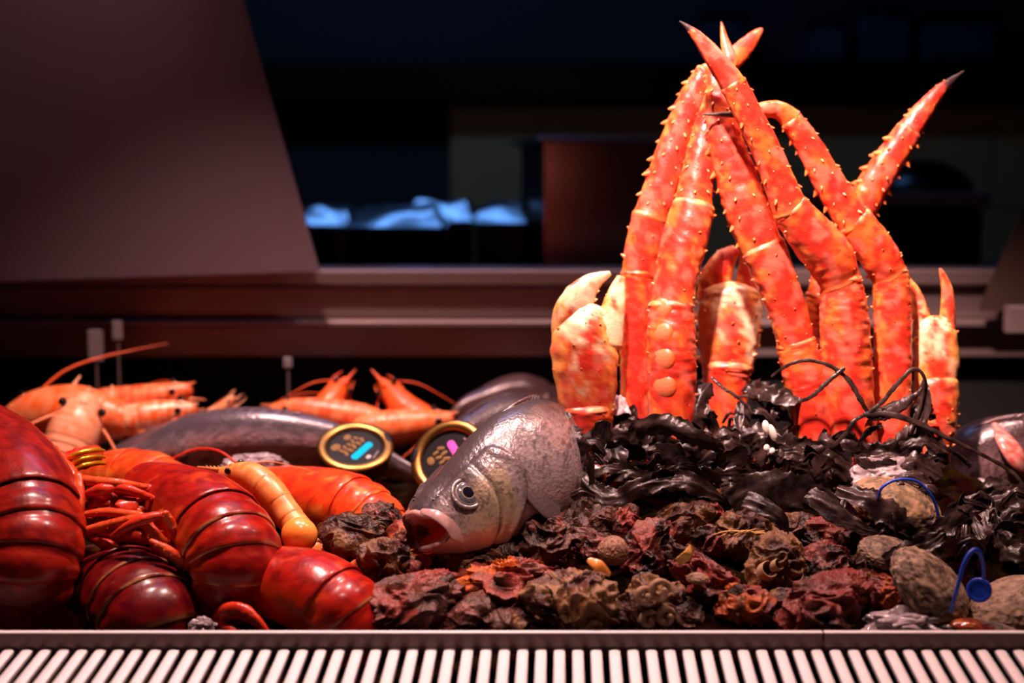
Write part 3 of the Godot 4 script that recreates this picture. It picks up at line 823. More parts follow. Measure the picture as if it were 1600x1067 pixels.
func build_prawns():
	var o := Color(0.82, 0.12, 0.018); var pk := Color(0.84, 0.25, 0.10); var rd := Color(0.72, 0.09, 0.02); var cream := Color(0.88, 0.42, 0.25)
	var g := "boiled prawns at the back of the bed"
	# front one, with the black eye, between the lobsters
	var f := prawn("pale orange prawn lying between two lobsters, in front of the silver fish", [[352, 742, 1.287, 13], [388, 744, 1.275, 22], [418, 764, 1.262, 24], [446, 800, 1.25, 22], [466, 828, 1.24, 23]], Vector3(0.2, 1, 0.35), Color(0.76, 0.20, 0.04), Color(0.84, 0.34, 0.11), 3.0, {beak = 2.4, eye = 0.24, rings = 3})
	var mb := MB.new()
	ball(mb, at(468, 836, 1.215), Vector3(0.0158, 0.0152, 0.0145), Basis(Vector3.FORWARD, 0.4), 22, func(u): return Color(0.80, 0.22, 0.03).lerp(Color(0.86, 0.32, 0.06), clampf(u.y, 0, 1)))
	put(mb, "rounded_tail_tip", M.wet_flesh, f)
	# left cluster behind
	prawn("pink and orange prawn at the back left with two black eyes towards the left edge", [[18, 668, 1.56, 30], [62, 652, 1.555, 42], [118, 644, 1.55, 42], [170, 652, 1.55, 32], [215, 668, 1.55, 22], [240, 690, 1.55, 18]], Vector3(0, 1, 0.6), o, pk, 1.0, {beak = 1.0, group = g, eye = 0.2})
	prawn("pale pink prawn hanging down beside the left-edge lobster's shoulder", [[132, 632, 1.53, 25], [122, 660, 1.52, 38], [108, 695, 1.51, 40], [95, 730, 1.5, 35], [85, 765, 1.5, 25]], Vector3(0.3, 0.4, 1), pk, cream, 2.0, {beak = 0.6, group = g, eye = 0.18})
	prawn("orange prawn pointing right along the top of the left prawn heap", [[292, 610, 1.60, 12], [252, 620, 1.60, 21], [205, 628, 1.60, 25], [160, 630, 1.60, 22], [130, 640, 1.6, 18]], Vector3(0, 1, 0.4), rd, pk, 4.0, {beak = 0.8, group = g})
	prawn("striped orange prawn lying on the silver fish's head", [[300, 640, 1.555, 11], [262, 646, 1.555, 21], [215, 656, 1.55, 26], [170, 668, 1.55, 22], [140, 684, 1.55, 16]], Vector3(0, 1, 0.5), o, cream, 6.0, {beak = 0.6, group = g})
	prawn("small orange prawn with a pale hooked tip peeking over the silver fish's back", [[362, 622, 1.60, 6], [350, 636, 1.60, 10], [330, 650, 1.60, 12], [300, 668, 1.6, 11]], Vector3(0, 1, 0.4), pk, cream, 7.0, {beak = 1.4, group = g})
	# centre cluster behind
	prawn("orange-red prawn pointing left, at the left of the centre prawn heap", [[430, 640, 1.60, 10], [470, 640, 1.60, 18], [520, 648, 1.60, 24], [570, 655, 1.60, 22], [610, 668, 1.6, 16]], Vector3(0, 1, 0.5), rd, pk, 8.0, {beak = 1.2, group = g})
	prawn("orange prawn with its beak raised above the black-lidded tin with the blue mark", [[540, 596, 1.63, 8], [524, 616, 1.62, 18], [510, 640, 1.61, 22], [515, 668, 1.61, 19], [530, 690, 1.6, 12]], Vector3(0.5, 0.5, 0.7), o, rd, 9.0, {beak = 1.3, group = g})
	prawn("deep orange prawn with legs raised, in the middle of the centre prawn heap", [[598, 598, 1.63, 8], [618, 622, 1.62, 19], [640, 645, 1.61, 25], [670, 660, 1.6, 22], [700, 678, 1.6, 15]], Vector3(-0.3, 0.5, 0.7), rd, o, 10.0, {beak = 1.4, group = g})
	prawn("pinkish prawn lying under the raised ones behind the two tins", [[700, 655, 1.585, 12], [662, 662, 1.58, 22], [620, 668, 1.58, 28], [575, 672, 1.58, 24], [545, 682, 1.58, 15]], Vector3(0, 1, 0.5), o, pk, 12.0, {beak = 0.8, group = g})

# ---------------------------------------------------------------- fish
const YD := [[0.0, 0.002], [0.012, 0.0065], [0.03, 0.0125], [0.05, 0.0180], [0.08, 0.0275], [0.115, 0.0385], [0.16, 0.0470], [0.22, 0.046], [0.30, 0.034], [0.37, 0.017], [0.42, 0.013]]
const YV := [[0.0, -0.014], [0.03, -0.027], [0.05, -0.033], [0.08, -0.040], [0.115, -0.0445], [0.16, -0.045], [0.22, -0.041], [0.30, -0.030], [0.37, -0.015], [0.42, -0.012]]
const YVO := [[0.0, -0.0235], [0.02, -0.028], [0.05, -0.035], [0.08, -0.041], [0.115, -0.0445], [0.16, -0.045], [0.22, -0.041], [0.30, -0.030], [0.37, -0.015], [0.42, -0.012]]
const WX := [[0.0, 0.0135], [0.015, 0.0185], [0.03, 0.022], [0.05, 0.0265], [0.08, 0.0315], [0.115, 0.0345], [0.16, 0.034], [0.22, 0.029], [0.30, 0.019], [0.37, 0.008], [0.42, 0.005]]
const LEN := 0.42

func rim_x(a: float) -> float:           # how far behind the snout tip the edge of the open mouth lies
	var b := absf(wrapf(a, -PI, PI))
	return 0.027 * exp(-pow((b - 1.75) / 0.72, 2)) + 0.003 * smoothstep(2.2, PI, b)

func gill_x(a: float) -> float:
	var b := absf(wrapf(a, -PI, PI))
	return 0.104 + 0.022 * exp(-pow((b - 1.35) / 0.62, 2)) - 0.022 * smoothstep(1.9, PI, b)

func cheek_x(a: float) -> float:
	var b := absf(wrapf(a, -PI, PI))
	return 0.078 + 0.012 * exp(-pow((b - 1.5) / 0.7, 2)) - 0.02 * smoothstep(2.0, PI, b)

func fish_at(F: Array, k: float, x: float, a: float, lift := 0.0, open := false, bumps := true) -> Vector3:
	# a point of the fish's skin: x metres behind the snout, angle a from the back round to the camera's side
	var f := frame_at(F, x / LEN)
	var yd := lerp_table(YD, x); var yv := lerp_table(YVO if open else YV, x)
	var w := lerp_table(WX, x)
	if not open: w *= smoothstep(-0.006, 0.02, x)
	var mid := (yd + yv) / 2 if open else lerpf((yd + yv) / 2, -0.006, 1.0 - smoothstep(0.0, 0.02, x))
	var h := (yd - yv) / 2
	if not open: h *= smoothstep(-0.01, 0.02, x)
	var b := absf(wrapf(a, -PI, PI))
	var l := lift
	if bumps:
		if b > 0.5:                                       # gill cover and cheek plates stand proud of what is behind them
			var m := smoothstep(0.5, 0.75, b) * (1.0 - 0.5 * smoothstep(2.3, 2.9, b))
			l += m * 0.0030 * smoothstep(0.0, 0.03, x) * (1.0 - smoothstep(gill_x(a), gill_x(a) + 0.0035, x))
			l += m * 0.0013 * exp(-pow((x - gill_x(a) + 0.003) / 0.004, 2))
			l += m * 0.0016 * (1.0 - smoothstep(cheek_x(a), cheek_x(a) + 0.0028, x)) * smoothstep(0.03, 0.045, x)
			l -= m * 0.0012 * exp(-pow((x - cheek_x(a) - 0.0045) / 0.003, 2))
		l -= 0.0030 * exp(-pow((x - 0.062) / 0.011, 2) - pow((b - 1.08) / 0.33, 2))      # eye hollow
		l += 0.0020 * exp(-pow((x - 0.064) / 0.016, 2) - pow((b - 0.62) / 0.16, 2))      # brow
	var n := Vector2(cos(a) / maxf(h, 0.003), sin(a) / maxf(w, 0.003)).normalized()
	var z := w * signf(sin(a)) * pow(absf(sin(a)), 0.9)
	return f[0] + (f[2] * (mid + h * cos(a) + n.x * l) + f[3] * (z + n.y * l)) * k

func fish_col(x: float, a: float, p: Vector3, dim: Color, warm: float) -> Color:
	var b := absf(wrapf(a, -PI, PI))
	var n1: float = nb.get_noise_3d(p.x * 60, p.y * 60, p.z * 60)
	var n2: float = nb.get_noise_3d(p.x * 420, p.y * 420, p.z * 420)
	var top := Color(0.060, 0.046, 0.050); var flank := Color(0.36, 0.28, 0.275); var belly := Color(0.55, 0.38, 0.35)
	var c := top.lerp(flank, smoothstep(0.55, 1.25, b + 0.25 * n1))
	c = c.lerp(belly, smoothstep(1.75, 2.5, b + 0.2 * n1))
	if x < 0.11:                                          # golden cheek
		c = c.lerp(Color(0.40, 0.30, 0.20), warm * smoothstep(0.85, 1.2, b) * (1.0 - smoothstep(1.9, 2.3, b)) * smoothstep(0.03, 0.055, x))
		c = c.lerp(Color(0.46, 0.26, 0.24), (1.0 - smoothstep(0.012, 0.04, x)) * smoothstep(0.9, 1.4, b))
	c = c.lerp(Color(0.05, 0.04, 0.045), smoothstep(0.0, 0.45, n2 + 0.5 * n1) * 0.72 * (1.0 - smoothstep(1.5, 2.2, b)))
	var g := x - gill_x(a)
	c = c.lerp(Color(0.05, 0.035, 0.04), 0.85 * exp(-pow((g - 0.001) / 0.006, 2)) * smoothstep(0.5, 0.8, b) * (1.0 - smoothstep(1.5, 2.1, b)))
	c = c.lerp(Color(0.07, 0.05, 0.05), 0.55 * exp(-pow((x - cheek_x(a) - 0.004) / 0.003, 2)) * smoothstep(0.6, 0.8, b) * (1.0 - smoothstep(1.9, 2.4, b)))
	return Color(c.r * dim.r, c.g * dim.g, c.b * dim.b)

func fish(label: String, spine: Array, ref: Vector3, k: float, open: bool, rows: int, cols: int, dim: Color, warm := 1.0) -> Node3D:
	# spine: points from the snout to the tail root, LEN * k metres apart in all
	var F := frames(spine, 80, ref)
	var t := thing("sea_bass", label, "fish", spine[1] - Vector3(0, 0.045 * k, 0), "sea bass on the bed")
	var mb := MB.new()
	for r in rows + 1:
		for j in cols:
			var a := TAU * j / cols
			var u := pow(float(r) / rows, 1.25)
			var x0 := rim_x(a) if open else 0.0
			var x := x0 + (LEN - x0) * u
			var p := fish_at(F, k, x, a, 0.0, open)
			mb.vert(p, fish_col(x, a, p, dim, warm), Vector2(x * 10, a))
	mb.grid(0, rows + 1, cols, true)
	var e := mb.vert(frame_at(F, 1.0)[0], Color(0.1, 0.08, 0.08) * dim)
	for j in cols: mb.tri(rows * cols + j, rows * cols + (j + 1) % cols, e)
	mb.orient(0)
	put(mb, "body", M.fish_skin, t)
	# tail fin
	var ft := frame_at(F, 1.0)
	var tm := MB.new()
	for s in [-1, 1]:
		tube(tm, [ft[0], ft[0] + ft[1] * 0.03 * k + ft[2] * (s * 0.018 * k), ft[0] + ft[1] * 0.075 * k + ft[2] * (s * 0.038 * k)], [0.012 * k, 0.016 * k, 0.006 * k], 12, 14, ft[3], func(_t, _a, _p): return Color(0.10, 0.08, 0.085) * dim, 0.12)
	put(tm, "tail_fin", M.fish_skin, t)
	# spiny back fin
	var df := MB.new()
	for s in 9:
		var x := 0.135 + s * 0.012
		var p := fish_at(F, k, x, 0.0, -0.002, open); var f := frame_at(F, x / LEN)
		tube(df, [p, p + (f[2] * 0.003 + f[1] * 0.010) * k, p + (f[2] * 0.004 + f[1] * 0.018) * k], [0.0016 * k, 0.0012 * k, 0.0003], 8, 6, f[3], func(_t, _a, _p): return Color(0.16, 0.12, 0.12) * dim)
	put(df, "back_fin", M.fish_skin, t)
	# eyes
	for s in [1, -1]:
		var a0 = 1.08 * s
		var c := fish_at(F, k, 0.062, a0, 0.0005, open)
		var n := (fish_at(F, k, 0.062, a0, 0.01, open) - fish_at(F, k, 0.062, a0, 0.0, open)).normalized()
		var b := basis_y(n)
		var R := 0.0098 * k
		var em := MB.new()
		for q in 25:
			var r := q / 24.0
			for j in 40:
				var an := TAU * j / 40
				var y := 0.0042 * k * sqrt(maxf(0.0, 1.0 - r * r * 0.92)) - 0.0012 * k
				var col := Color(0.006, 0.006, 0.010)
				if r > 0.44: col = Color(0.30, 0.25, 0.17)
				if r > 0.49: col = Color(0.035, 0.036, 0.055).lerp(Color(0.09, 0.08, 0.09), clampf(0.5 + na.get_noise_2d(an * 3, r * 8), 0, 1))
				if r > 0.82: col = Color(0.24, 0.19, 0.17)
				if r > 0.91: col = Color(0.03, 0.025, 0.03)
				em.vert(c + b.x * (cos(an) * r * R) + b.z * (sin(an) * r * R) + b.y * y, col)
		em.grid(0, 25, 40, true)
		em.orient(0)
		put(em, "eye", M.gloss, t)
		var rg := MB.new(); var s0 := 0
		for q in 10:
			var th := TAU * q / 10.0
			for j in 40:
				var an := TAU * j / 40
				var rr := R * 1.07 + cos(th) * 0.0016 * k
				rg.vert(c + b.x * (cos(an) * rr) + b.z * (sin(an) * rr) + b.y * (sin(th) * 0.0011 * k + 0.0003), Color(0.12, 0.095, 0.10) * dim)
		rg.grid(s0, 10, 40, true, true); rg.orient(0)
		put(rg, "eye_rim", M.fish_skin, t)
		for q in [[0.026, 0.55], [0.031, 0.62]]:
			var nm := MB.new(); var np := fish_at(F, k, q[0], q[1] * s, 0.0002, open)
			ball(nm, np, Vector3(0.0014, 0.0006, 0.0011) * k, basis_y((fish_at(F, k, q[0], q[1] * s, 0.01, open) - np).normalized()), 8, func(_u): return Color(0.03, 0.02, 0.02)); put(nm, "nostril", M.wet_flesh, t)
		# pectoral fin, laid back on the flank
		var pf := MB.new()
		var pl := []
		for q in 4: pl.append(fish_at(F, k, 0.124 + 0.010 * q, (1.72 + 0.15 * q) * s, 0.0012 + 0.0004 * q, open))
		tube(pf, pl, [0.004 * k, 0.008 * k, 0.011 * k, 0.008 * k], 14, 18, n, func(tt, a, _p): return Color(0.07, 0.055, 0.06).lerp(Color(0.12, 0.09, 0.09), 0.5 + 0.5 * sin(a * 9)) * dim, 0.1)
		put(pf, "pectoral_fin", M.fish_skin, t)
	if open: open_mouth(t, F, k)
	return t

func open_mouth(t: Node3D, F: Array, k: float):
	var n := 72
	# lining: from the rim inwards to the throat
	var lm := MB.new()
	for r in 15:
		var u := r / 14.0
		for j in n:
			var a := TAU * j / n
			var x := rim_x(a)
			var p := fish_at(F, k, x, a, -0.0012, true, false)
			var f := frame_at(F, (0.016 + 0.036 * u) / LEN)
			var c: Vector3 = f[0] + f[2] * (-0.014 * k)
			var q := fish_at(F, k, x + 0.034 * u, a, -0.0012, true, false)
			p = q.lerp(c, 0.06 + 0.94 * pow(u, 0.9)) if r > 0 else p
			var col := Color(0.85, 0.34, 0.28).lerp(Color(0.80, 0.09, 0.05), smoothstep(0.05, 0.6, u))
			lm.vert(p, col)
	lm.grid(0, 15, n, true)
	put(lm, "mouth_lining", M.wet_flesh, t)
	# tongue
	var tg := MB.new()
	var tp := []
	for q in 4:
		var f := frame_at(F, (0.012 + 0.014 * q) / LEN); tp.append(f[0] + f[2] * ((-0.026 + 0.002 * q) * k))
	tube(tg, tp, [0.005 * k, 0.008 * k, 0.009 * k, 0.008 * k], 16, 16, Vector3.UP, func(_t, _a, _p): return Color(0.60, 0.09, 0.06), 0.4)
	put(tg, "tongue", M.wet_flesh, t)
	# lips
	for q in [[-1.75, 1.75, 0.0024, "upper_lip", Color(0.40, 0.20, 0.19), Color(0.52, 0.27, 0.25)], [1.85, TAU - 1.85, 0.0026, "lower_lip", Color(0.20, 0.13, 0.13), Color(0.50, 0.27, 0.24)]]:
		var mb := MB.new(); var P := []; var R := []
		for j in 33:
			var u := j / 32.0
			var a: float = lerpf(q[0], q[1], u)
			P.append(fish_at(F, k, rim_x(a) + 0.0012, a, -0.0004, true, false)); R.append(q[2] * k * (0.55 + 0.45 * sin(PI * u)))
		tube(mb, P, R, 96, 14, Vector3.UP, func(tt, _a, p): return q[4].lerp(q[5], clampf(0.5 + na.get_noise_3d(p.x * 150, p.y * 150, p.z * 150) + absf(tt - 0.5), 0, 1)))
		put(mb, q[3], M.wet_flesh, t)
	# broad jaw plates over the mouth corners
	for s in [1, -1]:
		var P := []
		for q in [[0.004, 0.55, 0.002], [0.012, 1.05, 0.0025], [0.024, 1.50, 0.0028], [0.034, 1.85, 0.0026], [0.041, 2.05, 0.0018]]: P.append(fish_at(F, k, q[0], q[1] * s, q[2], true, false))
		var c := fish_at(F, k, 0.025, 1.5 * s, 0.0, true, false); var nn := (fish_at(F, k, 0.025, 1.5 * s, 0.01, true, false) - c).normalized()
		var mb := MB.new()
		tube(mb, P, [0.0024 * k, 0.0036 * k, 0.0050 * k, 0.0070 * k, 0.0062 * k], 34, 20, nn, func(tt, _a, p): return Color(0.30, 0.17, 0.165).lerp(Color(0.46, 0.28, 0.25), clampf(tt + 0.6 * nb.get_noise_3d(p.x * 160, p.y * 160, p.z * 160), 0, 1)), 0.26)
		put(mb, "jaw_plate", M.wet_flesh, t)

func build_fish():
	# the open-mouthed head in front, its body running back and up
	var sp := []
	var heads := [[648, 806, 1.178], [702, 786, 1.200], [773, 756, 1.222], [832, 730, 1.250], [862, 714, 1.300], [874, 706, 1.37], [880, 708, 1.45], [886, 712, 1.53]]
	for q in heads: sp.append(at(q[0], q[1] - 0, q[2]))
	fish("grey sea bass in front of the tins, facing left with a wide open pink mouth", sp, Vector3(-0.25, 1, -0.05), 1.2, true, 150, 120, Color(1, 1, 1))
	var s2 := []
	for q in [[160, 716, 1.535], [230, 706, 1.525], [320, 697, 1.515], [420, 694, 1.505], [520, 704, 1.50], [600, 724, 1.49], [650, 745, 1.48]]: s2.append(at(q[0], q[1], q[2]))
	fish("long silver sea bass lying behind the lobsters and the blue-marked tin", s2, Vector3(0, 1, 0.35), 0.86, false, 70, 64, Color(1.6, 1.6, 1.85), 0.2)
	var s3 := []
	for q in [[900, 655, 1.56], [860, 655, 1.55], [810, 664, 1.53], [760, 685, 1.50], [715, 712, 1.46], [690, 745, 1.42], [680, 770, 1.40]]: s3.append(at(q[0], q[1], q[2]))
	fish("dusky sea bass whose back shows between the pink-marked tin and the open-mouthed one", s3, Vector3(-0.3, 1, 0.3), 0.85, false, 60, 56, Color(0.9, 0.75, 0.8), 0.3)
	var s4 := []
	for q in [[900, 640, 1.72], [860, 632, 1.72], [810, 630, 1.71], [760, 642, 1.69], [720, 650, 1.67], [690, 680, 1.66]]: s4.append(at(q[0], q[1], q[2]))
	fish("blurred pinkish sea bass furthest back, beside the white crab claw", s4, Vector3(0, 1, 0.4), 0.8, false, 50, 48, Color(1.3, 0.8, 0.8), 0.3)
	var s5 := []
	for q in [[1428, 778, 1.45], [1482, 750, 1.44], [1542, 724, 1.43], [1604, 706, 1.42], [1665, 700, 1.42], [1730, 705, 1.42]]: s5.append(at(q[0], q[1], q[2]))
	var f5 := fish("sea bass at the right edge with its red gill laid open", s5, Vector3(-0.25, 1, 0.45), 1.0, false, 70, 64, Color(1.0, 0.75, 0.75), 0.5)
	var gm := MB.new()
	tube(gm, pts([[1556, 664, 1.40], [1572, 690, 1.381], [1588, 715, 1.374], [1604, 742, 1.38]]), [0.004, 0.011, 0.012, 0.005], 24, 18, Vector3(0.3, 0.3, 1), func(tt, a, p): return Color(0.5, 0.07, 0.05).lerp(Color(0.62, 0.28, 0.24), clampf(0.5 + nb.get_noise_3d(p.x * 160, p.y * 160, p.z * 160) * 1.3, 0, 1)), 0.5)
	put(gm, "open_gill", M.wet_flesh, f5)

# ---------------------------------------------------------------- caviar tins
func tin(label: String, c: Vector3, n: Vector3, R: float, markc: Color, roll: float, gap: float):
	var b := basis_y(n)
	b = Basis(b.y, roll) * b
	var t := thing("caviar_tin", label, "tin", c - n * 0.016, "round gold-rimmed tins")
	var H := 0.016
	var bm := MB.new(); lathe(bm, c - n * H, b, [[0, -0.004], [R * 0.9, -0.004], [R * 0.94, 0.0], [R * 0.94, H * 0.8], [R * 0.9, H * 0.85]], 64, func(_k): return Color.WHITE); put(bm, "body", M.gold, t)
	var rm := MB.new()                     # rolled gold rim
	for q in 14:
		var th := TAU * q / 14
		for j in 96:
			var a := TAU * j / 96
			var r := R * 0.86 + cos(th) * R * 0.145
			rm.vert(c + b.x * (cos(a) * r) + b.z * (sin(a) * r) + b.y * (sin(th) * R * 0.085 - 0.001))
	rm.grid(0, 14, 96, true, true); rm.orient(0); put(rm, "rim", M.gold, t)
	var lm := MB.new(); lathe(lm, c, b, [[R * 0.80, -0.004], [R * 0.77, -0.0012], [R * 0.70, -0.0012], [R * 0.68, -0.0022], [0.0, -0.0022]], 72, func(_k): return Color.WHITE); var lid := put(lm, "lid", M.black_lacquer, t)
	# black seal strip over the rim
	var sm := MB.new()
	var dirv := b.x * cos(gap) + b.z * sin(gap)
	var sb := Basis(dirv, b.y, dirv.cross(b.y))
	var sp := []
	for q in 9:
		var th := lerpf(-0.6, PI + 0.3, q / 8.0)
		sp.append(c + dirv * (R * 0.90 + cos(th) * R * 0.112) + b.y * (sin(th) * R * 0.10 - 0.001))
	tube(sm, sp, [R * 0.17, R * 0.17, R * 0.17], 24, 14, b.y, func(_t, _a, _p): return Color.WHITE, 0.06); put(sm, "seal_strip", M.black_lacquer, t)
	# print on the lid: coloured lozenge, gold marks
	var pm := MB.new()
	var capsule := func(cx: float, cz: float, dx: float, dz: float, r: float, col: Color):
		var i0 := pm.ix.size(); var s := pm.v.size()
		for lay in 2:
			for j in 32:
				var a := TAU * j / 32
				var d := Vector2(dx, dz); var u := Vector2(cos(a), sin(a)) * r + d * (1.0 if Vector2(cos(a), sin(a)).dot(d) > 0 else -1.0)
				pm.vert(c + b.x * ((cx + u.x) * R) + b.z * ((cz + u.y) * R) + b.y * (-0.0024 + 0.0006 * lay), col)
		var top := pm.vert(c + b.x * (cx * R) + b.z * (cz * R) + b.y * -0.0018, col)
		pm.grid(s, 2, 32, true)
		for j in 32: pm.tri(s + 32 + j, s + 32 + (j + 1) % 32, top)
		pm.orient(i0)
	capsule.call(0.22, 0.0, 0.0, 0.30, 0.10, markc)
	var gold := Color(0.20, 0.12, 0.05)
	capsule.call(-0.42, 0.28, 0.0, 0.03, 0.11, gold)
	capsule.call(-0.42, -0.22, 0.0, 0.02, 0.09, gold)
	for k in 5:
		capsule.call(-0.05 + 0.01 * (k % 2), -0.36 + 0.17 * k, 0.045, 0.0 if k % 2 else 0.03, 0.045, gold)
		capsule.call(-0.22 + 0.012 * (k % 3), -0.33 + 0.16 * k, 0.04, 0.02 if k % 2 else 0.0, 0.04, gold)
	capsule.call(0.50, 0.10, 0.0, 0.02, 0.055, Color(0.55, 0.45, 0.47))
	capsule.call(0.60, -0.08, 0.03, 0.14, 0.02, Color(0.22, 0.18, 0.2))
	put(pm, "print", M.print, lid)

func build_tins():
	tin("round gold-rimmed black tin with a light blue lozenge on its lid", at(555, 697, 1.43), Vector3(0.05, 0.87, 0.49).normalized(), 60.0 / FOC * 1.43, Color(0.0, 0.42, 0.75), -0.55, -0.95)
	tin("round gold-rimmed black tin with a pink lozenge on its lid, half behind the open-mouthed fish", at(700, 714, 1.375), Vector3(-0.34, 0.55, 0.76).normalized(), 64.0 / FOC * 1.375, Color(0.62, 0.10, 0.52), 0.50, -2.45)

# ---------------------------------------------------------------- king crab
const CRED := Color(0.64, 0.034, 0.016)
const CORANGE := Color(0.80, 0.13, 0.026)
const CYELLOW := Color(0.86, 0.38, 0.09)
const CCREAM := Color(0.90, 0.66, 0.42)

func crab_col(a: float, p: Vector3, sd: float, pale: float) -> Color:
	var n: float = na.get_noise_3d(p.x * 42 + sd, p.y * 30, p.z * 42)
	var n2: float = nb.get_noise_3d(p.x * 120, p.y * 120 + sd, p.z * 120)
	var c := CRED.lerp(CORANGE, smoothstep(-0.5, 0.5, n + 0.6 * n2 - 0.25 * cos(a)))
	c = c.lerp(CYELLOW, smoothstep(0.5, 1.3, absf(sin(a)) * 0.75 + 0.5 * n2 + pale * 0.9))
	c = c.lerp(Color(0.74, 0.13, 0.085), 0.75 * smoothstep(0.1, 0.5, na.get_noise_3d(p.x * 55 + 40, p.y * 38 + sd, p.z * 55) + 0.3 * n2))
	c = c.lerp(Color(0.40, 0.016, 0.012), 0.7 * smoothstep(0.30, 0.6, na.get_noise_3d(p.x * 75, p.y * 60 - sd, p.z * 75 + 20) + 0.35 * n2))
	return c.lerp(CCREAM, smoothstep(0.55, 1.0, pale + 0.45 * n + 0.3 * n2))

func crab_segment(t: Node3D, list: Array, sd: float, spines: float, opt := {}) -> Node3D:
	var P := pts(list); var R := widths(list)
	var pale: float = opt.get("pale", 0.0)
	var tip: bool = opt.get("tip", false)
	var pale1: float = opt.get("pale1", pale)
	var len := 0.0
	for k in P.size() - 1: len += P[k].distance_to(P[k + 1])
	var nl := int(clampf(len / 0.0022, 14, 90))
	var mb := MB.new()
	var ref := Vector3(opt.get("lean", 0.0), 0.0, 1.0)
	var shape := func(tt, a, c):
		var m: float = 1.0 + opt.get("flare", 0.045) * exp(-pow((1.0 - tt) * len / 0.006, 2)) * (0.0 if tip else 1.0) + opt.get("flare", 0.045) * exp(-pow(tt * len / 0.006, 2))
		return m + 0.045 * na.get_noise_3d(tt * len * 110 + sd, cos(a) * 1.2, sin(a) * 1.2) + 0.02 * cos(a * 4 + sd)
	var dk: float = opt.get("dark", 0.72)
	var colf := func(tt, a, p):
		var c := crab_col(a, p, sd, lerpf(pale, pale1, tt))
		if tip: c = c.lerp(Color(0.035, 0.016, 0.018), smoothstep(dk, dk + 0.12, tt))
		else:
			c = c.lerp(CYELLOW.lerp(CCREAM, 0.3), 0.5 * exp(-pow((1.0 - tt) * len / 0.004, 2)) * smoothstep(-0.3, 0.4, na.get_noise_2d(a * 1.3 + sd, 4.0)))
			c = c.lerp(CYELLOW, 0.4 * exp(-pow(tt * len / 0.006, 2)))
		return c
	var F := tube(mb, P, R, nl, 40, ref, colf, opt.get("flat", 0.86), shape, 0.35)
	var seg := put(mb, opt.get("name", "leg_segment"), M.crab_shell, t)
	if spines > 0.0:
		var sm := MB.new()
		var rows := 7
		for q in rows:
			var a0 := TAU * q / rows + sd
			var u := 0.012 + rng.randf() * 0.01
			while u < len * (0.78 if tip else 0.97):
				var tt := u / len
				var a := a0 + rng.randf_range(-0.2, 0.2)
				var f := frame_at(F, tt); var r: float = cr(R, tt)
				var n: Vector3 = (f[2] * cos(a) + f[3] * sin(a))
				var o: Vector3 = f[0] + f[2] * (cos(a) * r * opt.get("flat", 0.86)) + f[3] * (sin(a) * r)
				var h := rng.randf_range(0.0024, 0.0048) * spines * clampf(r / 0.014, 0.5, 1.2)
				if cos(a) > 0.45 and absf(opt.get("lean", 0.0)) < 2.0: h *= 0.6
				var cc := CORANGE.lerp(CYELLOW, 0.4 + 0.6 * rng.randf())
				spike(sm, o - n * 0.0006, (n + f[1] * opt.get("hook", 0.45)).normalized(), h * 0.62, h, crab_col(a, o, sd, pale), cc, 9)
				u += rng.randf_range(0.014, 0.024) / clampf(spines, 0.7, 1.3)
		if sm.v.size(): put(sm, "spines", M.crab_shell, seg).set_meta("kind", "stuff")
	for w in opt.get("warts", []):            # broad pale knobs
		var wm := MB.new(); var f := frame_at(F, w[0]); var r: float = cr(R, w[0])
		var n: Vector3 = (f[2] * cos(w[1]) + f[3] * sin(w[1])).normalized()
		ball(wm, f[0] + n * r * 0.66, Vector3(w[2], w[2] * 0.50, w[2]) / FOC * list[0][2], basis_y(n), 16, func(u): return CORANGE.lerp(Color(0.80, 0.19, 0.085), smoothstep(0.2, 1.0, u.y)))
		put(wm, "knob", M.crab_shell, seg)
	return seg

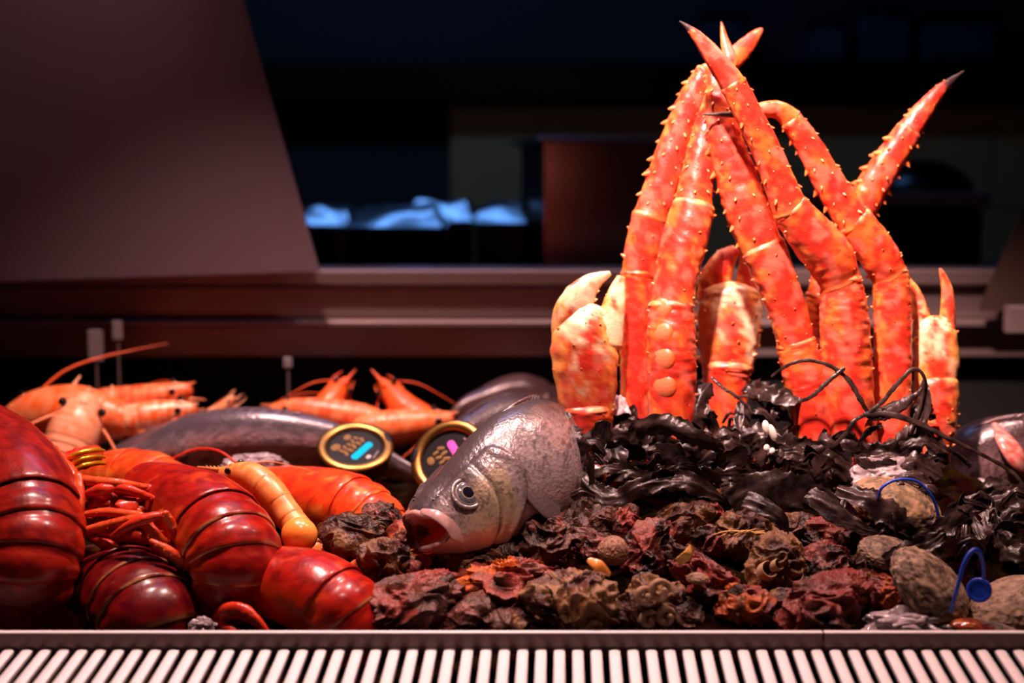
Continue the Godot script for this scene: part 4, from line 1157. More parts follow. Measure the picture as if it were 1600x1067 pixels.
func build_crab():
	var g := "king crab legs stood upright in the seaweed"
	var t := thing("king_crab_limb", "king crab leg beside the white claw, ending in a red spike that points up right", "crab leg", at(996, 700, 1.34), g)
	crab_segment(t, [[996, 770, 1.345, 20], [995, 640, 1.345, 24], [993, 520, 1.345, 25], [998, 428, 1.345, 27]], 1.0, 0.6, {pale = 0.12})
	crab_segment(t, [[997, 436, 1.345, 26], [1004, 390, 1.345, 28], [1016, 338, 1.345, 28]], 2.0, 0.9)
	crab_segment(t, [[1016, 342, 1.345, 28], [1036, 282, 1.345, 27], [1058, 215, 1.345, 25], [1082, 152, 1.342, 21], [1104, 112, 1.34, 17]], 3.0, 1.25, {hook = -0.5})
	crab_segment(t, [[1104, 116, 1.34, 16], [1135, 100, 1.35, 17], [1160, 78, 1.36, 15], [1180, 56, 1.365, 9], [1190, 46, 1.37, 3]], 4.0, 0.7, {tip = true, dark = 1.2, flat = 0.7})
	t = thing("king_crab_limb", "king crab leg with three large smooth knobs near its foot", "crab leg", at(1050, 665, 1.30), g)
	crab_segment(t, [[1051, 740, 1.305, 34], [1050, 610, 1.305, 38], [1049, 540, 1.305, 39], [1049, 478, 1.308, 35]], 5.0, 0.6, {warts = [[0.94, -0.75, 19], [0.75, -0.7, 21], [0.56, -0.65, 22], [0.36, -0.6, 22]]})
	crab_segment(t, [[1049, 484, 1.308, 33], [1058, 425, 1.31, 34], [1070, 375, 1.312, 36], [1084, 322, 1.315, 33]], 6.0, 0.7, {lean = -0.3})
	crab_segment(t, [[1083, 326, 1.316, 30], [1092, 260, 1.318, 24], [1103, 205, 1.322, 21], [1116, 150, 1.325, 14]], 7.0, 1.2, {hook = -0.5})
	crab_segment(t, [[1116, 152, 1.326, 13], [1130, 118, 1.33, 13], [1139, 92, 1.335, 12], [1132, 62, 1.338, 6], [1127, 34, 1.34, 1.2]], 8.0, 0.5, {tip = true, pale = 0.3, dark = 0.9})
	t = thing("king_crab_limb", "king crab leg that leans right from the crossed tips to the white barnacle", "crab leg", at(1272, 690, 1.32), g)
	crab_segment(t, [[1282, 770, 1.318, 27], [1268, 640, 1.316, 32], [1256, 585, 1.315, 34], [1244, 536, 1.315, 31]], 9.0, 0.6)
	crab_segment(t, [[1246, 544, 1.315, 30], [1232, 490, 1.312, 31], [1214, 440, 1.31, 33], [1192, 388, 1.31, 36]], 10.0, 0.8, {lean = 0.3})
	crab_segment(t, [[1194, 396, 1.312, 35], [1170, 335, 1.31, 36], [1150, 275, 1.31, 33], [1132, 215, 1.31, 28], [1122, 150, 1.31, 21], [1116, 104, 1.312, 14]], 11.0, 1.15, {lean = 0.3, hook = -0.4})
	t = thing("king_crab_limb", "king crab leg whose dark tip points up left above all the others", "crab leg", at(1335, 700, 1.30), g)
	crab_segment(t, [[1344, 770, 1.315, 34], [1326, 620, 1.31, 39], [1322, 540, 1.306, 39], [1318, 480, 1.304, 37], [1314, 436, 1.302, 31]], 12.0, 0.55)
	crab_segment(t, [[1314, 442, 1.302, 31], [1296, 402, 1.296, 38], [1262, 362, 1.288, 35], [1234, 326, 1.282, 29]], 13.0, 0.5, {lean = 0.25})
	crab_segment(t, [[1236, 330, 1.282, 28], [1218, 285, 1.278, 25], [1196, 232, 1.272, 23], [1170, 180, 1.266, 22], [1146, 132, 1.262, 21]], 14.0, 1.1, {hook = -0.5, lean = 0.4})
	crab_segment(t, [[1148, 136, 1.262, 20], [1122, 98, 1.258, 17], [1092, 60, 1.255, 10], [1076, 44, 1.254, 5], [1062, 33, 1.253, 1.2]], 15.0, 0.6, {tip = true, dark = 0.62, hook = -0.6})
	t = thing("king_crab_limb", "king crab leg bent over at the top, its thin dark tip behind the crossed legs", "crab leg", at(1392, 700, 1.33), g)
	crab_segment(t, [[1390, 770, 1.33, 24], [1394, 620, 1.33, 29], [1395, 540, 1.33, 30], [1394, 470, 1.33, 30], [1391, 425, 1.33, 28]], 16.0, 0.6, {pale = 0.1})
	crab_segment(t, [[1391, 432, 1.33, 28], [1370, 395, 1.325, 32], [1334, 345, 1.32, 30]], 17.0, 0.8, {lean = 0.2})
	crab_segment(t, [[1336, 350, 1.32, 29], [1312, 312, 1.316, 27], [1284, 265, 1.312, 24], [1258, 218, 1.308, 21], [1236, 188, 1.304, 18]], 18.0, 1.2, {hook = -0.5, lean = 0.4})
	crab_segment(t, [[1238, 188, 1.304, 17], [1216, 172, 1.30, 14], [1190, 172, 1.297, 12], [1150, 178, 1.293, 6], [1098, 179, 1.29, 1.2]], 19.0, 0.5, {tip = true, dark = 0.62})
	t = thing("king_crab_limb", "king crab leg pointing up right with a dark tip, crossing behind the bent one", "crab leg", at(1278, 600, 1.38), g)
	crab_segment(t, [[1274, 720, 1.39, 18], [1274, 540, 1.388, 20], [1282, 460, 1.384, 22]], 20.0, 0.5)
	crab_segment(t, [[1281, 466, 1.384, 21], [1300, 410, 1.38, 24], [1332, 350, 1.374, 25]], 21.0, 0.8)
	crab_segment(t, [[1330, 356, 1.374, 24], [1352, 312, 1.37, 26], [1382, 262, 1.366, 25], [1420, 205, 1.362, 21]], 22.0, 1.35, {hook = -0.4})
	crab_segment(t, [[1418, 208, 1.362, 20], [1442, 174, 1.36, 16], [1472, 138, 1.358, 9], [1506, 111, 1.356, 1.2]], 23.0, 1.1, {tip = true, dark = 0.62, hook = -0.4})
	# claws
	g = "king crab claws stood beside the legs"
	t = thing("crab_claw", "broad white and orange king crab claw, left of the legs", "crab claw", at(922, 700, 1.30), g)
	crab_segment(t, [[922, 760, 1.312, 28], [920, 680, 1.31, 36], [918, 640, 1.308, 40]], 31.0, 0.7, {flare = 0.0, name = "arm_segment", pale = 0.05})
	crab_segment(t, [[918, 668, 1.308, 36], [916, 600, 1.306, 47], [913, 540, 1.306, 52], [922, 500, 1.307, 40], [928, 484, 1.307, 26]], 32.0, 0.9, {flare = 0.0, name = "claw_palm", pale = 0.15, pale1 = 1.0, flat = 0.6})
	crab_segment(t, [[878, 530, 1.308, 16], [887, 497, 1.308, 25], [904, 466, 1.308, 25], [926, 441, 1.308, 15], [953, 427, 1.308, 4]], 33.0, 0.5, {flare = 0.012, name = "claw_finger", pale = 0.85, flat = 0.7})
	crab_segment(t, [[944, 535, 1.306, 30], [956, 490, 1.306, 21], [964, 456, 1.307, 14], [970, 433, 1.308, 7]], 34.0, 0.4, {flare = 0.012, name = "claw_finger", pale = 0.85, flat = 0.7})
	var tm := MB.new()
	for q in [[931, 456, 0.7], [928, 469, 0.8], [925, 482, 0.7], [952, 462, -0.7], [947, 475, -0.8], [943, 488, -0.7]]: spike(tm, at(q[0] - q[2] * 4, q[1], 1.3075), Vector3(q[2], 0.15, 0.1), 0.0034, 0.0055, CCREAM, CCREAM, 10)
	put(tm, "teeth", M.crab_shell, t)
	t = thing("crab_claw", "knobbly ochre king crab claw standing behind between the legs", "crab claw", at(1140, 610, 1.38), g)
	crab_segment(t, [[1134, 690, 1.385, 32], [1134, 600, 1.382, 36], [1136, 570, 1.38, 40]], 35.0, 0.7, {flare = 0.012, name = "arm_segment"})
	crab_segment(t, [[1136, 585, 1.38, 38], [1138, 540, 1.378, 47], [1140, 490, 1.378, 50], [1142, 456, 1.38, 46]], 36.0, 1.2, {flare = 0.012, name = "claw_palm", pale = 0.4, pale1 = 0.75, flat = 0.62})
	crab_segment(t, [[1112, 470, 1.38, 24], [1118, 436, 1.38, 24], [1132, 408, 1.38, 19], [1150, 390, 1.38, 9]], 37.0, 0.9, {flare = 0.012, name = "claw_finger", pale = 0.25, flat = 0.7})
	crab_segment(t, [[1168, 478, 1.378, 22], [1168, 440, 1.378, 18], [1166, 412, 1.378, 12], [1160, 394, 1.379, 5]], 38.0, 0.7, {flare = 0.012, name = "claw_finger", pale = 0.4, flat = 0.7})
	t = thing("crab_claw", "narrow orange king crab claw at the right of the legs, its thin fingers open", "crab claw", at(1456, 740, 1.35), g)
	crab_segment(t, [[1450, 810, 1.352, 20], [1457, 720, 1.35, 25], [1462, 672, 1.35, 30], [1462, 640, 1.35, 32]], 39.0, 0.9, {flare = 0.012, name = "arm_segment", pale = 0.3})
	crab_segment(t, [[1462, 660, 1.35, 31], [1463, 628, 1.35, 34], [1462, 596, 1.35, 34]], 40.0, 0.8, {flare = 0.012, name = "arm_segment", pale = 0.45})
	crab_segment(t, [[1462, 602, 1.348, 32], [1463, 560, 1.348, 36], [1461, 520, 1.348, 33], [1460, 502, 1.348, 26]], 41.0, 0.7, {flare = 0.012, name = "claw_palm", pale = 0.62, flat = 0.62})
	crab_segment(t, [[1444, 520, 1.349, 15], [1438, 490, 1.35, 14], [1428, 458, 1.35, 11], [1417, 436, 1.35, 5]], 42.0, 0.4, {flare = 0.012, name = "claw_finger", pale = 0.6, flat = 0.8})
	crab_segment(t, [[1478, 522, 1.347, 15], [1481, 490, 1.347, 12], [1480, 455, 1.347, 9], [1473, 430, 1.347, 5], [1469, 420, 1.347, 2]], 43.0, 0.4, {flare = 0.012, name = "claw_finger", pale = 0.3, flat = 0.8})

# ---------------------------------------------------------------- sea squirts and other brown lumps
func squirt_col(pal: int, n: float, n2: float, n3: float) -> Color:
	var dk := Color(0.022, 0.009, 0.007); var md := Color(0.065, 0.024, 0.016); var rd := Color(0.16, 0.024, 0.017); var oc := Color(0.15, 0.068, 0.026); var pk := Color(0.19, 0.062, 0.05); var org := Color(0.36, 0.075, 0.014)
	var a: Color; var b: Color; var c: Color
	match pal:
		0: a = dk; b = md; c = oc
		1: a = md; b = rd; c = pk
		2: a = dk; b = rd; c = pk
		3: a = md; b = oc; c = Color(0.22, 0.115, 0.05)
		4: a = rd; b = org; c = md
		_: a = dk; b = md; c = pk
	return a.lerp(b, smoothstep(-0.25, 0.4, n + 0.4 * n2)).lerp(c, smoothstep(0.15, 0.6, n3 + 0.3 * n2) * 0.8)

func lump(mb: MB, o: Vector3, r: Vector3, b: Basis, sd: float, pal: int, rough: float, fold: float):
	var s := mb.v.size(); var i0 := mb.ix.size()
	var axis := Vector3(sin(sd * 2.1), cos(sd * 1.3), sin(sd * 0.7 + 1.0)).normalized()
	var off := Vector3(sd * 7.3, sd * 3.1, -sd * 5.7)
	var rm := (r.x + r.y + r.z) / 3.0
	for u in ico_v:
		var q := u * r / 0.034 + off
		var w := Vector3(na.get_noise_3dv(q * 0.9), na.get_noise_3dv(q * 0.9 + Vector3(31, 0, 0)), na.get_noise_3dv(q * 0.9 + Vector3(0, 57, 0)))
		var low := nc.get_noise_3dv(q * 0.55)
		var qw := q + w * 0.9
		var r1 := 1.0 - absf(nc.get_noise_3dv(qw * Vector3(0.6, 1.0, 1.0) + Vector3(9, 9, 9))); r1 *= r1
		var wr := 1.0 - absf(sin(qw.dot(axis) * 4.2 + 2.6 * low + 1.5 * w.x))
		var r2 := 1.0 - absf(na.get_noise_3dv(qw * Vector3(2.0, 3.3, 3.3))); r2 *= r2
		var r3 := nb.get_noise_3dv(q * 5.0)
		var m := 0.90 + 0.30 * low + fold * (0.20 * (r1 - 0.6) + 0.035 * (r2 - 0.6) + 0.06 * (wr - 0.4) * smoothstep(-0.3, 0.3, w.z)) + rough * (0.05 * nb.get_noise_3dv(q * 2.4) + 0.022 * r3)
		var col := squirt_col(pal, nc.get_noise_3dv(q * 0.8 + Vector3(77, 0, 0)), r3, nc.get_noise_3dv(q * 1.1 + Vector3(0, 99, 0)))
		mb.vert(o + b * (u * r * m), col)
	for k in ico_i: mb.ix.append(k + s)
	mb.orient(i0)

func build_squirts():
	# [label, x, y, half width, half height, tilt, palette, rough, fold, siphons]
	var L := [
		["wrinkled brown sea squirt with a smooth pinkish fold, on the lip beside the crimson lobster", 640, 942, 80, 38, 14, 1, 0.5, 1.0, 1],
		["pebbly grey-brown sea squirt wedged low at the lip, narrow end up", 718, 962, 52, 24, 30, 5, 1.3, 0.5, 0],
		["leathery rust-red sea squirt with concentric wrinkles, just below the fish's jaw", 802, 912, 70, 36, -6, 4, 0.4, 1.5, 1],
		["large ochre and purple sea squirt on the lip, an orange chip on its top", 898, 944, 66, 52, 22, 3, 1.2, 1.1, 0],
		["crusty tangle of brown tubes at the lip, below the red peaked sea squirt", 1022, 950, 46, 44, 5, 3, 1.5, 1.2, 0],
		["upright dark sea squirt leaning over the steel lip with orange lobes at its foot", 1160, 950, 38, 44, 80, 4, 1.1, 1.1, 1],
		["long purple and red sea squirt at the lip beside the ice", 1272, 948, 74, 38, 16, 1, 0.6, 1.3, 1],
		["small bright orange crusted lump between the long sea squirt and the ridged oyster", 1380, 925, 46, 34, -10, 4, 1.5, 0.7, 0],
		["dark crumbly sea squirt behind the crimson lobster's tail", 560, 836, 46, 30, 0, 0, 1.3, 0.9, 0],
		["dark brown sea squirt with a red seam left of the fish's jaw", 612, 882, 46, 37, -30, 0, 0.9, 1.3, 1],
		["rust-brown wrinkled sea squirt directly under the fish's chin", 652, 850, 42, 34, 10, 4, 0.8, 1.4, 0],
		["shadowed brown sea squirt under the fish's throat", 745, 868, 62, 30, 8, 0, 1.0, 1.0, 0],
		["large dark chunk of sea squirt right of the fish's throat", 862, 842, 64, 46, -18, 5, 1.3, 1.2, 1],
		["deep red sea squirt with a peak raised to the right", 1018, 872, 62, 40, 38, 2, 0.5, 1.3, 0],
		["red-seamed brown sea squirt sloping down to the upright one at the lip", 1098, 905, 70, 34, -34, 2, 0.8, 1.2, 1],
		["fibrous brown sea squirt with straw stuck to its top", 1156, 842, 46, 42, 10, 3, 1.1, 1.0, 0],
		["ochre sea squirt with two ring-shaped barnacle shells on its face", 1214, 890, 48, 48, -30, 3, 0.9, 0.8, 0],
		["flat red sea squirt under the glossy seaweed fronds", 1310, 838, 64, 26, 10, 2, 0.5, 1.3, 0],
		["red-topped sea squirt with a dark shell-like underside", 1296, 888, 46, 34, 24, 2, 0.5, 1.0, 0],
		["round brown sea squirt beside the large glossy frond", 1143, 766, 30, 24, 0, 3, 0.5, 0.8, 0],
		["rust-topped sea squirt peeping over the large glossy frond", 1216, 738, 36, 24, -14, 4, 0.7, 1.0, 0],
		["small brown sea squirt close behind the fish's gill", 902, 796, 32, 22, 15, 0, 1.0, 1.1, 0],
		["small dull sea squirt in the shade under the long frond, left one of two", 930, 818, 34, 24, 0, 0, 0.7, 1.2, 0],
		["small pinkish sea squirt in the shade under the long frond, right one of two", 975, 812, 30, 26, 60, 1, 0.8, 1.0, 0],
		["dark red sea squirt left of the peaked one", 946, 862, 42, 26, -24, 2, 0.9, 1.2, 0],
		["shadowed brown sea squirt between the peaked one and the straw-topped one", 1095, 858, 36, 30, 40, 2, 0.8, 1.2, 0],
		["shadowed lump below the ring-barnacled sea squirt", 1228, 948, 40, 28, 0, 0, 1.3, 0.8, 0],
		["thin brown shell-edged lump beside the ridged oyster", 1358, 880, 42, 22, 10, 3, 1.1, 0.9, 0],
		["dim brown sea squirt between the tangle and the red-seamed one", 1062, 962, 34, 26, 0, 0, 1.0, 1.0, 0],
		["dim brown sea squirt below the rust-red one at the lip", 780, 968, 40, 18, 0, 0, 1.0, 1.0, 0],
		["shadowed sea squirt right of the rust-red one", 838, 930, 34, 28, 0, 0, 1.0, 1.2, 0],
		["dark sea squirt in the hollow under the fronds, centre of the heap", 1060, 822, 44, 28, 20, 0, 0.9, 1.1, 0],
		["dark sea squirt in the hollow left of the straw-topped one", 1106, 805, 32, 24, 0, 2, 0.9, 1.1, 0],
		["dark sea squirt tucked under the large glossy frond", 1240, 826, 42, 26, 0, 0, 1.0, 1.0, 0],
		["small dark sea squirt behind the crumbly one beside the lobster", 600, 808, 30, 22, 0, 5, 1.2, 1.0, 0],
		["brown sea squirt at the lip under the large ochre one", 975, 962, 34, 22, 0, 0, 1.0, 1.0, 0],
		["low dark lump at the lip between the upright and the long sea squirts", 1205, 966, 26, 18, 0, 0, 1.0, 1.0, 0]]
	var k := 0
	for q in L:
		var d := pile(q[2] + q[4] * 0.45) + 0.02
		var s := d / FOC
		var o := at(q[1], q[2], d)
		var r := Vector3(q[3] * s, q[4] * s, (q[3] + q[4]) * 0.5 * s)
		var b := Basis(Vector3.FORWARD, deg_to_rad(-q[5])) * Basis(Vector3.UP, rng.randf_range(-0.3, 0.3))
		var t := thing("sea_squirt", q[0], "sea squirt", o - Vector3(0, r.y * 0.8, 0), "sea squirts heaped along the steel lip")
		var mb := MB.new()
		lump(mb, o, r * Vector3(1.22, 1.22, 1.3), b, k * 1.7 + 3, q[6], q[7], q[8])
		put(mb, "body", M.squirt_skin, t)
		if q[9]:
			var sm := MB.new(); var so: Vector3 = o + b * Vector3(r.x * 0.62, r.y * 0.35, r.z * 0.2)
			lump(sm, so, Vector3(r.x * 0.42, r.y * 0.42, r.z * 0.4), b * Basis(Vector3.FORWARD, -0.5), k * 1.7 + 40, (q[6] + 1) % 6, q[7], q[8])
			put(sm, "siphon", M.squirt_skin, t)
		match k:
			13:
				var pm := MB.new(); lump(pm, at(1066, 832, d - 0.012), Vector3(0.0095, 0.0175, 0.010), Basis(Vector3.FORWARD, 0.5), 88.0, 1, 0.5, 1.2); put(pm, "siphon", M.squirt_skin, t)
			15:
				for f in 9:
					var a := at(1118 + f * 7, 832 + rng.randf() * 12 - f, d - 0.030); var e := a + Vector3(rng.randf_range(0.004, 0.016), rng.randf_range(-0.004, 0.012), rng.randf_range(-0.002, 0.006))
					var fm := MB.new(); tube(fm, [a, (a + e) / 2 + Vector3(0, 0.001, 0.001), e], [0.0014, 0.0018, 0.0012], 6, 6, Vector3.UP, func(_t, _a, p): return Color(0.42, 0.2, 0.06).lerp(Color(0.5, 0.3, 0.1), rng.randf()), 0.4); put(fm, "straw", M.stony, t)
			16:
				for f in [[1202, 890, 14, 0.3], [1243, 900, 12, -0.2], [1216, 882, 9, 0.6]]:
					var n := Vector3(f[3], 0.75, 1).normalized(); var rr: float = f[2] * s
					var bm := MB.new(); lathe(bm, at(f[0], f[1], d - 0.0265), basis_y(n), [[rr * 1.15, -0.006], [rr * 1.0, 0.001], [rr * 0.92, 0.002], [rr * 0.78, 0.001], [rr * 0.6, -0.005], [0, -0.006]], 26, func(j): return Color(0.42, 0.27, 0.16) if j < 3 else Color(0.20, 0.09, 0.05)); put(bm, "barnacle", M.stony, t)
			4:
				for f in [[1006, 930, 12], [1030, 922, 16], [1040, 962, 13], [1012, 966, 11]]:
					var bm := MB.new(); var c := at(f[0], f[1], d - 0.027); var rr: float = f[2] * s; var path := []
					for j in 12: path.append(c + Vector3(cos(j * 0.62) * rr * (1 - j * 0.05), sin(j * 0.62) * rr * (1 - j * 0.05), j * 0.0006))
					tube(bm, path, [0.0022, 0.003, 0.003, 0.0024], 40, 10, Vector3(0, 0, 1), func(_t, _a, p): return Color(0.24, 0.13, 0.07).lerp(Color(0.34, 0.2, 0.13), clampf(0.5 + na.get_noise_3d(p.x * 200, p.y * 200, p.z * 200), 0, 1))); put(bm, "worm_tube", M.stony, t)
		k += 1

# ---------------------------------------------------------------- oysters, shells, ice
func oyster(label: String, o: Vector3, r: Vector3, b: Basis, sd: float, ca: Color, cb: Color, cat: String, called: String) -> Node3D:
	var t := thing(called, label, cat, o - Vector3(0, r.y * 0.6, 0), "shellfish at the right of the heap")
	for half in [1, -1]:
		var mb := MB.new()
		for u in ico_v:
			if false: pass
			var q := u * 1.8 + Vector3(sd, sd * 2, half * 9.0)
			var d := Vector2(u.x + 0.75, u.z * 0.9).length()
			var ring := sin(d * 52.0 + 1.6 * na.get_noise_3dv(q * 0.7))
			var hgt = u.y * half
			var edge := 1.0 + 0.07 * nb.get_noise_3dv(q * 2.2) + 0.004 * ring
			var y := (u.y if hgt > 0 else u.y * 0.12) * (1.0 + 0.005 * ring * clampf(hgt * 2, 0, 1) + 0.07 * nb.get_noise_3dv(q * 1.6))
			var c := ca.lerp(cb, clampf(0.5 + 0.10 * ring + 1.15 * nb.get_noise_3dv(q * 1.5) + 0.3 * nb.get_noise_3dv(q * 7.0), 0, 1))
			c = c.lerp(Color(0.03, 0.018, 0.014), 0.8 * smoothstep(0.62, 0.9, 1.0 - absf(nb.get_noise_3dv(q * 3.1)) * 2.2) * smoothstep(-0.1, 0.3, nc.get_noise_3dv(q * 1.1)))
			mb.vert(o + b * (Vector3(u.x * edge, y * (0.75 if half > 0 else 0.5), u.z * edge) * r), c)
		for k in ico_i: mb.ix.append(k)
		mb.orient(0)
		put(mb, "upper_shell" if half > 0 else "lower_shell", M.stony, t)
	return t

func build_shellfish():
	var tan1 := Color(0.20, 0.125, 0.08); var pale := Color(0.38, 0.25, 0.165); var br := Color(0.06, 0.035, 0.024); var grn := Color(0.095, 0.068, 0.040)
	oyster("smooth grey-green and tan oyster under the arched blue tie, in front of the ice block", at(1398, 792, 1.235), Vector3(0.041, 0.026, 0.03), Basis(Vector3.FORWARD, 0.25) * Basis(Vector3.RIGHT, 0.55), 2.0, grn, Color(0.26, 0.155, 0.08), "oyster", "oyster")
	oyster("large pale ridged oyster at the right of the lip with a blue tie and disc", at(1452, 922, 1.135), Vector3(0.040, 0.026, 0.032), Basis(Vector3.FORWARD, 0.75) * Basis(Vector3.RIGHT, 0.65), 5.0, br, pale, "oyster", "oyster")
	oyster("tan ridged oyster cut by the right edge of the frame", at(1585, 948, 1.13), Vector3(0.036, 0.022, 0.028), Basis(Vector3.FORWARD, -0.35) * Basis(Vector3.RIGHT, 0.5), 8.0, tan1, pale, "oyster", "oyster")
	oyster("smooth brown clam shell with its point up, beside the peaked red sea squirt", at(957, 864, 1.165), Vector3(0.013, 0.019, 0.013), Basis(Vector3.FORWARD, 0.35), 11.0, Color(0.17, 0.07, 0.045), Color(0.27, 0.14, 0.085), "clam", "clam")
	oyster("small round whelk-brown clam next to the straw-topped sea squirt", at(1090, 905, 1.13), Vector3(0.009, 0.007, 0.009), Basis(), 13.0, Color(0.2, 0.1, 0.06), Color(0.3, 0.17, 0.1), "clam", "clam")
	oyster("flat brown oyster standing between seaweed and the ring-barnacled sea squirt", at(1390, 866, 1.17), Vector3(0.026, 0.012, 0.02), Basis(Vector3.FORWARD, 0.2) * Basis(Vector3.RIGHT, 0.5), 17.0, br, Color(0.25, 0.16, 0.1), "oyster", "oyster")
	oyster("dim brown oyster low at the right edge below the tan ridged one", at(1560, 984, 1.115), Vector3(0.024, 0.010, 0.02), Basis(Vector3.RIGHT, 0.3), 19.0, br, tan1, "oyster", "oyster")
	# blue ties
	var tie := thing("blue_tie", "thin blue plastic tie arched over the grey-green oyster", "tie", at(1420, 820, 1.2))
	var mb := MB.new(); tube(mb, pts([[1372, 778, 1.195], [1378, 762, 1.19], [1400, 750, 1.19], [1432, 752, 1.195], [1456, 776, 1.2], [1466, 806, 1.205], [1467, 830, 1.21]]), [0.00125, 0.00125, 0.00125], 60, 10, Vector3(0, 0, 1), func(_t, _a, _p): return Color.WHITE); put(mb, "band", M.blue_plastic, tie)
	tie = thing("blue_tie", "blue plastic tie with a round disc on the large pale oyster", "tie", at(1515, 950, 1.1))
	mb = MB.new(); tube(mb, pts([[1486, 955, 1.10], [1494, 925, 1.098], [1506, 882, 1.098], [1520, 860, 1.10], [1532, 866, 1.105], [1537, 892, 1.11], [1535, 915, 1.112]]), [0.0013, 0.0015, 0.0018, 0.0018, 0.0015, 0.0013], 60, 10, Vector3(0, 0, 1), func(_t, _a, _p): return Color.WHITE); put(mb, "band", M.blue_plastic, tie)
	mb = MB.new(); lathe(mb, at(1530, 922, 1.112), basis_y(Vector3(-0.45, 0.25, 0.85)), [[0, -0.003], [0.0088, -0.003], [0.0096, -0.002], [0.0096, 0.002], [0.0088, 0.003], [0.007, 0.003], [0.0066, 0.0022], [0, 0.0022]], 40, func(_k): return Color.WHITE); put(mb, "disc", M.blue_plastic, tie)
	# ice
	var ice := Color(0.27, 0.215, 0.225)
	for q in [["greyish block of crushed ice behind the grey-green oyster", 1378, 748, 1.27, 62, 34], ["low heap of crushed ice on the lip right of the long sea squirt", 1412, 984, 1.112, 66, 34], ["small lump of ice on the lip between the lobsters", 316, 980, 1.118, 22, 16], ["bright white lump of ice between the white claw and the first crab leg", 966, 660, 1.325, 20, 38], ["small lump of ice at the right of the lip under the pale oyster", 1482, 986, 1.112, 20, 12], ["pale lump of crushed ice behind the bright orange-red lobster", 395, 728, 1.41, 52, 20], ["pinkish ice under the sea bass with the opened gill", 1500, 775, 1.36, 50, 34]]:
		var m := MB.new(); var s: float = q[3] / FOC; var o := at(q[1], q[2], q[3])
		for u in ico_v:
			var qq: Vector3 = u * 2.0 + Vector3(q[1], q[2], 0) * 0.1
			var cell: float = nc.get_noise_3dv(qq * 0.7) * 0.25 + absf(na.get_noise_3dv(qq * 1.1)) * 0.18 + 0.02 * nc.get_noise_3dv(qq * 3.0)
			m.vert(o + u * Vector3(q[4] * s, q[5] * s, q[4] * s * 0.7) * (0.85 + cell), ice * 3.2 if q[1] == 966 else ice)
		for k in ico_i: m.ix.append(k)
		m.orient(0)
		single(m, "ice_lump", M.ice, q[0], "ice", "ice showing through the display")
	# little bits
	var chip := MB.new(); tube(chip, pts([[922, 876, 1.095], [936, 884, 1.092], [951, 896, 1.094]]), [0.0028, 0.0046, 0.0022], 16, 14, Vector3(0.2, 0.6, 1), func(_t, _a, _p): return Color(0.78, 0.26, 0.05), 0.35)
	single(chip, "orange_chip", M.wet_flesh, "orange chip of shell on top of the large ochre sea squirt", "shell chip")
	chip = MB.new(); tube(chip, pts([[1063, 876, 1.13], [1074, 866, 1.127], [1078, 852, 1.13]]), [0.004, 0.0038, 0.0008], 16, 12, Vector3(0.2, 0.2, 1), func(_t, _a, _p): return Color(0.62, 0.34, 0.07), 0.25)
	single(chip, "yellow_chip", M.wet_flesh, "small yellow leaf-shaped chip beside the peaked red sea squirt", "shell chip")
	chip = MB.new(); lump(chip, at(938, 744, 1.27), Vector3(0.018, 0.011, 0.010), Basis(Vector3.FORWARD, 0.25), 71.0, 4, 0.3, 0.6)
	single(chip, "crab_scrap", M.wet_flesh, "pinkish orange scrap of crab shell in the seaweed right of the fish", "crab shell")
	var wb := thing("white_barnacle", "pair of small white barnacles in the dark seaweed beside a crab leg", "barnacle", at(1203, 705, 1.28))
	for q in [[1197, 668, 6, 12, 0.2], [1207, 676, 6, 14, 0.35], [1198, 700, 5, 6, 0.0], [1206, 705, 5, 6, -0.3]]:
		var m := MB.new(); ball(m, at(q[0], q[1], 1.262), Vector3(q[2], q[3], q[2]) / FOC * 1.262, Basis(Vector3.FORWARD, -q[4]), 12, func(_u): return Color(0.88, 0.80, 0.72)); put(m, "plate", M.wet_flesh, wb)

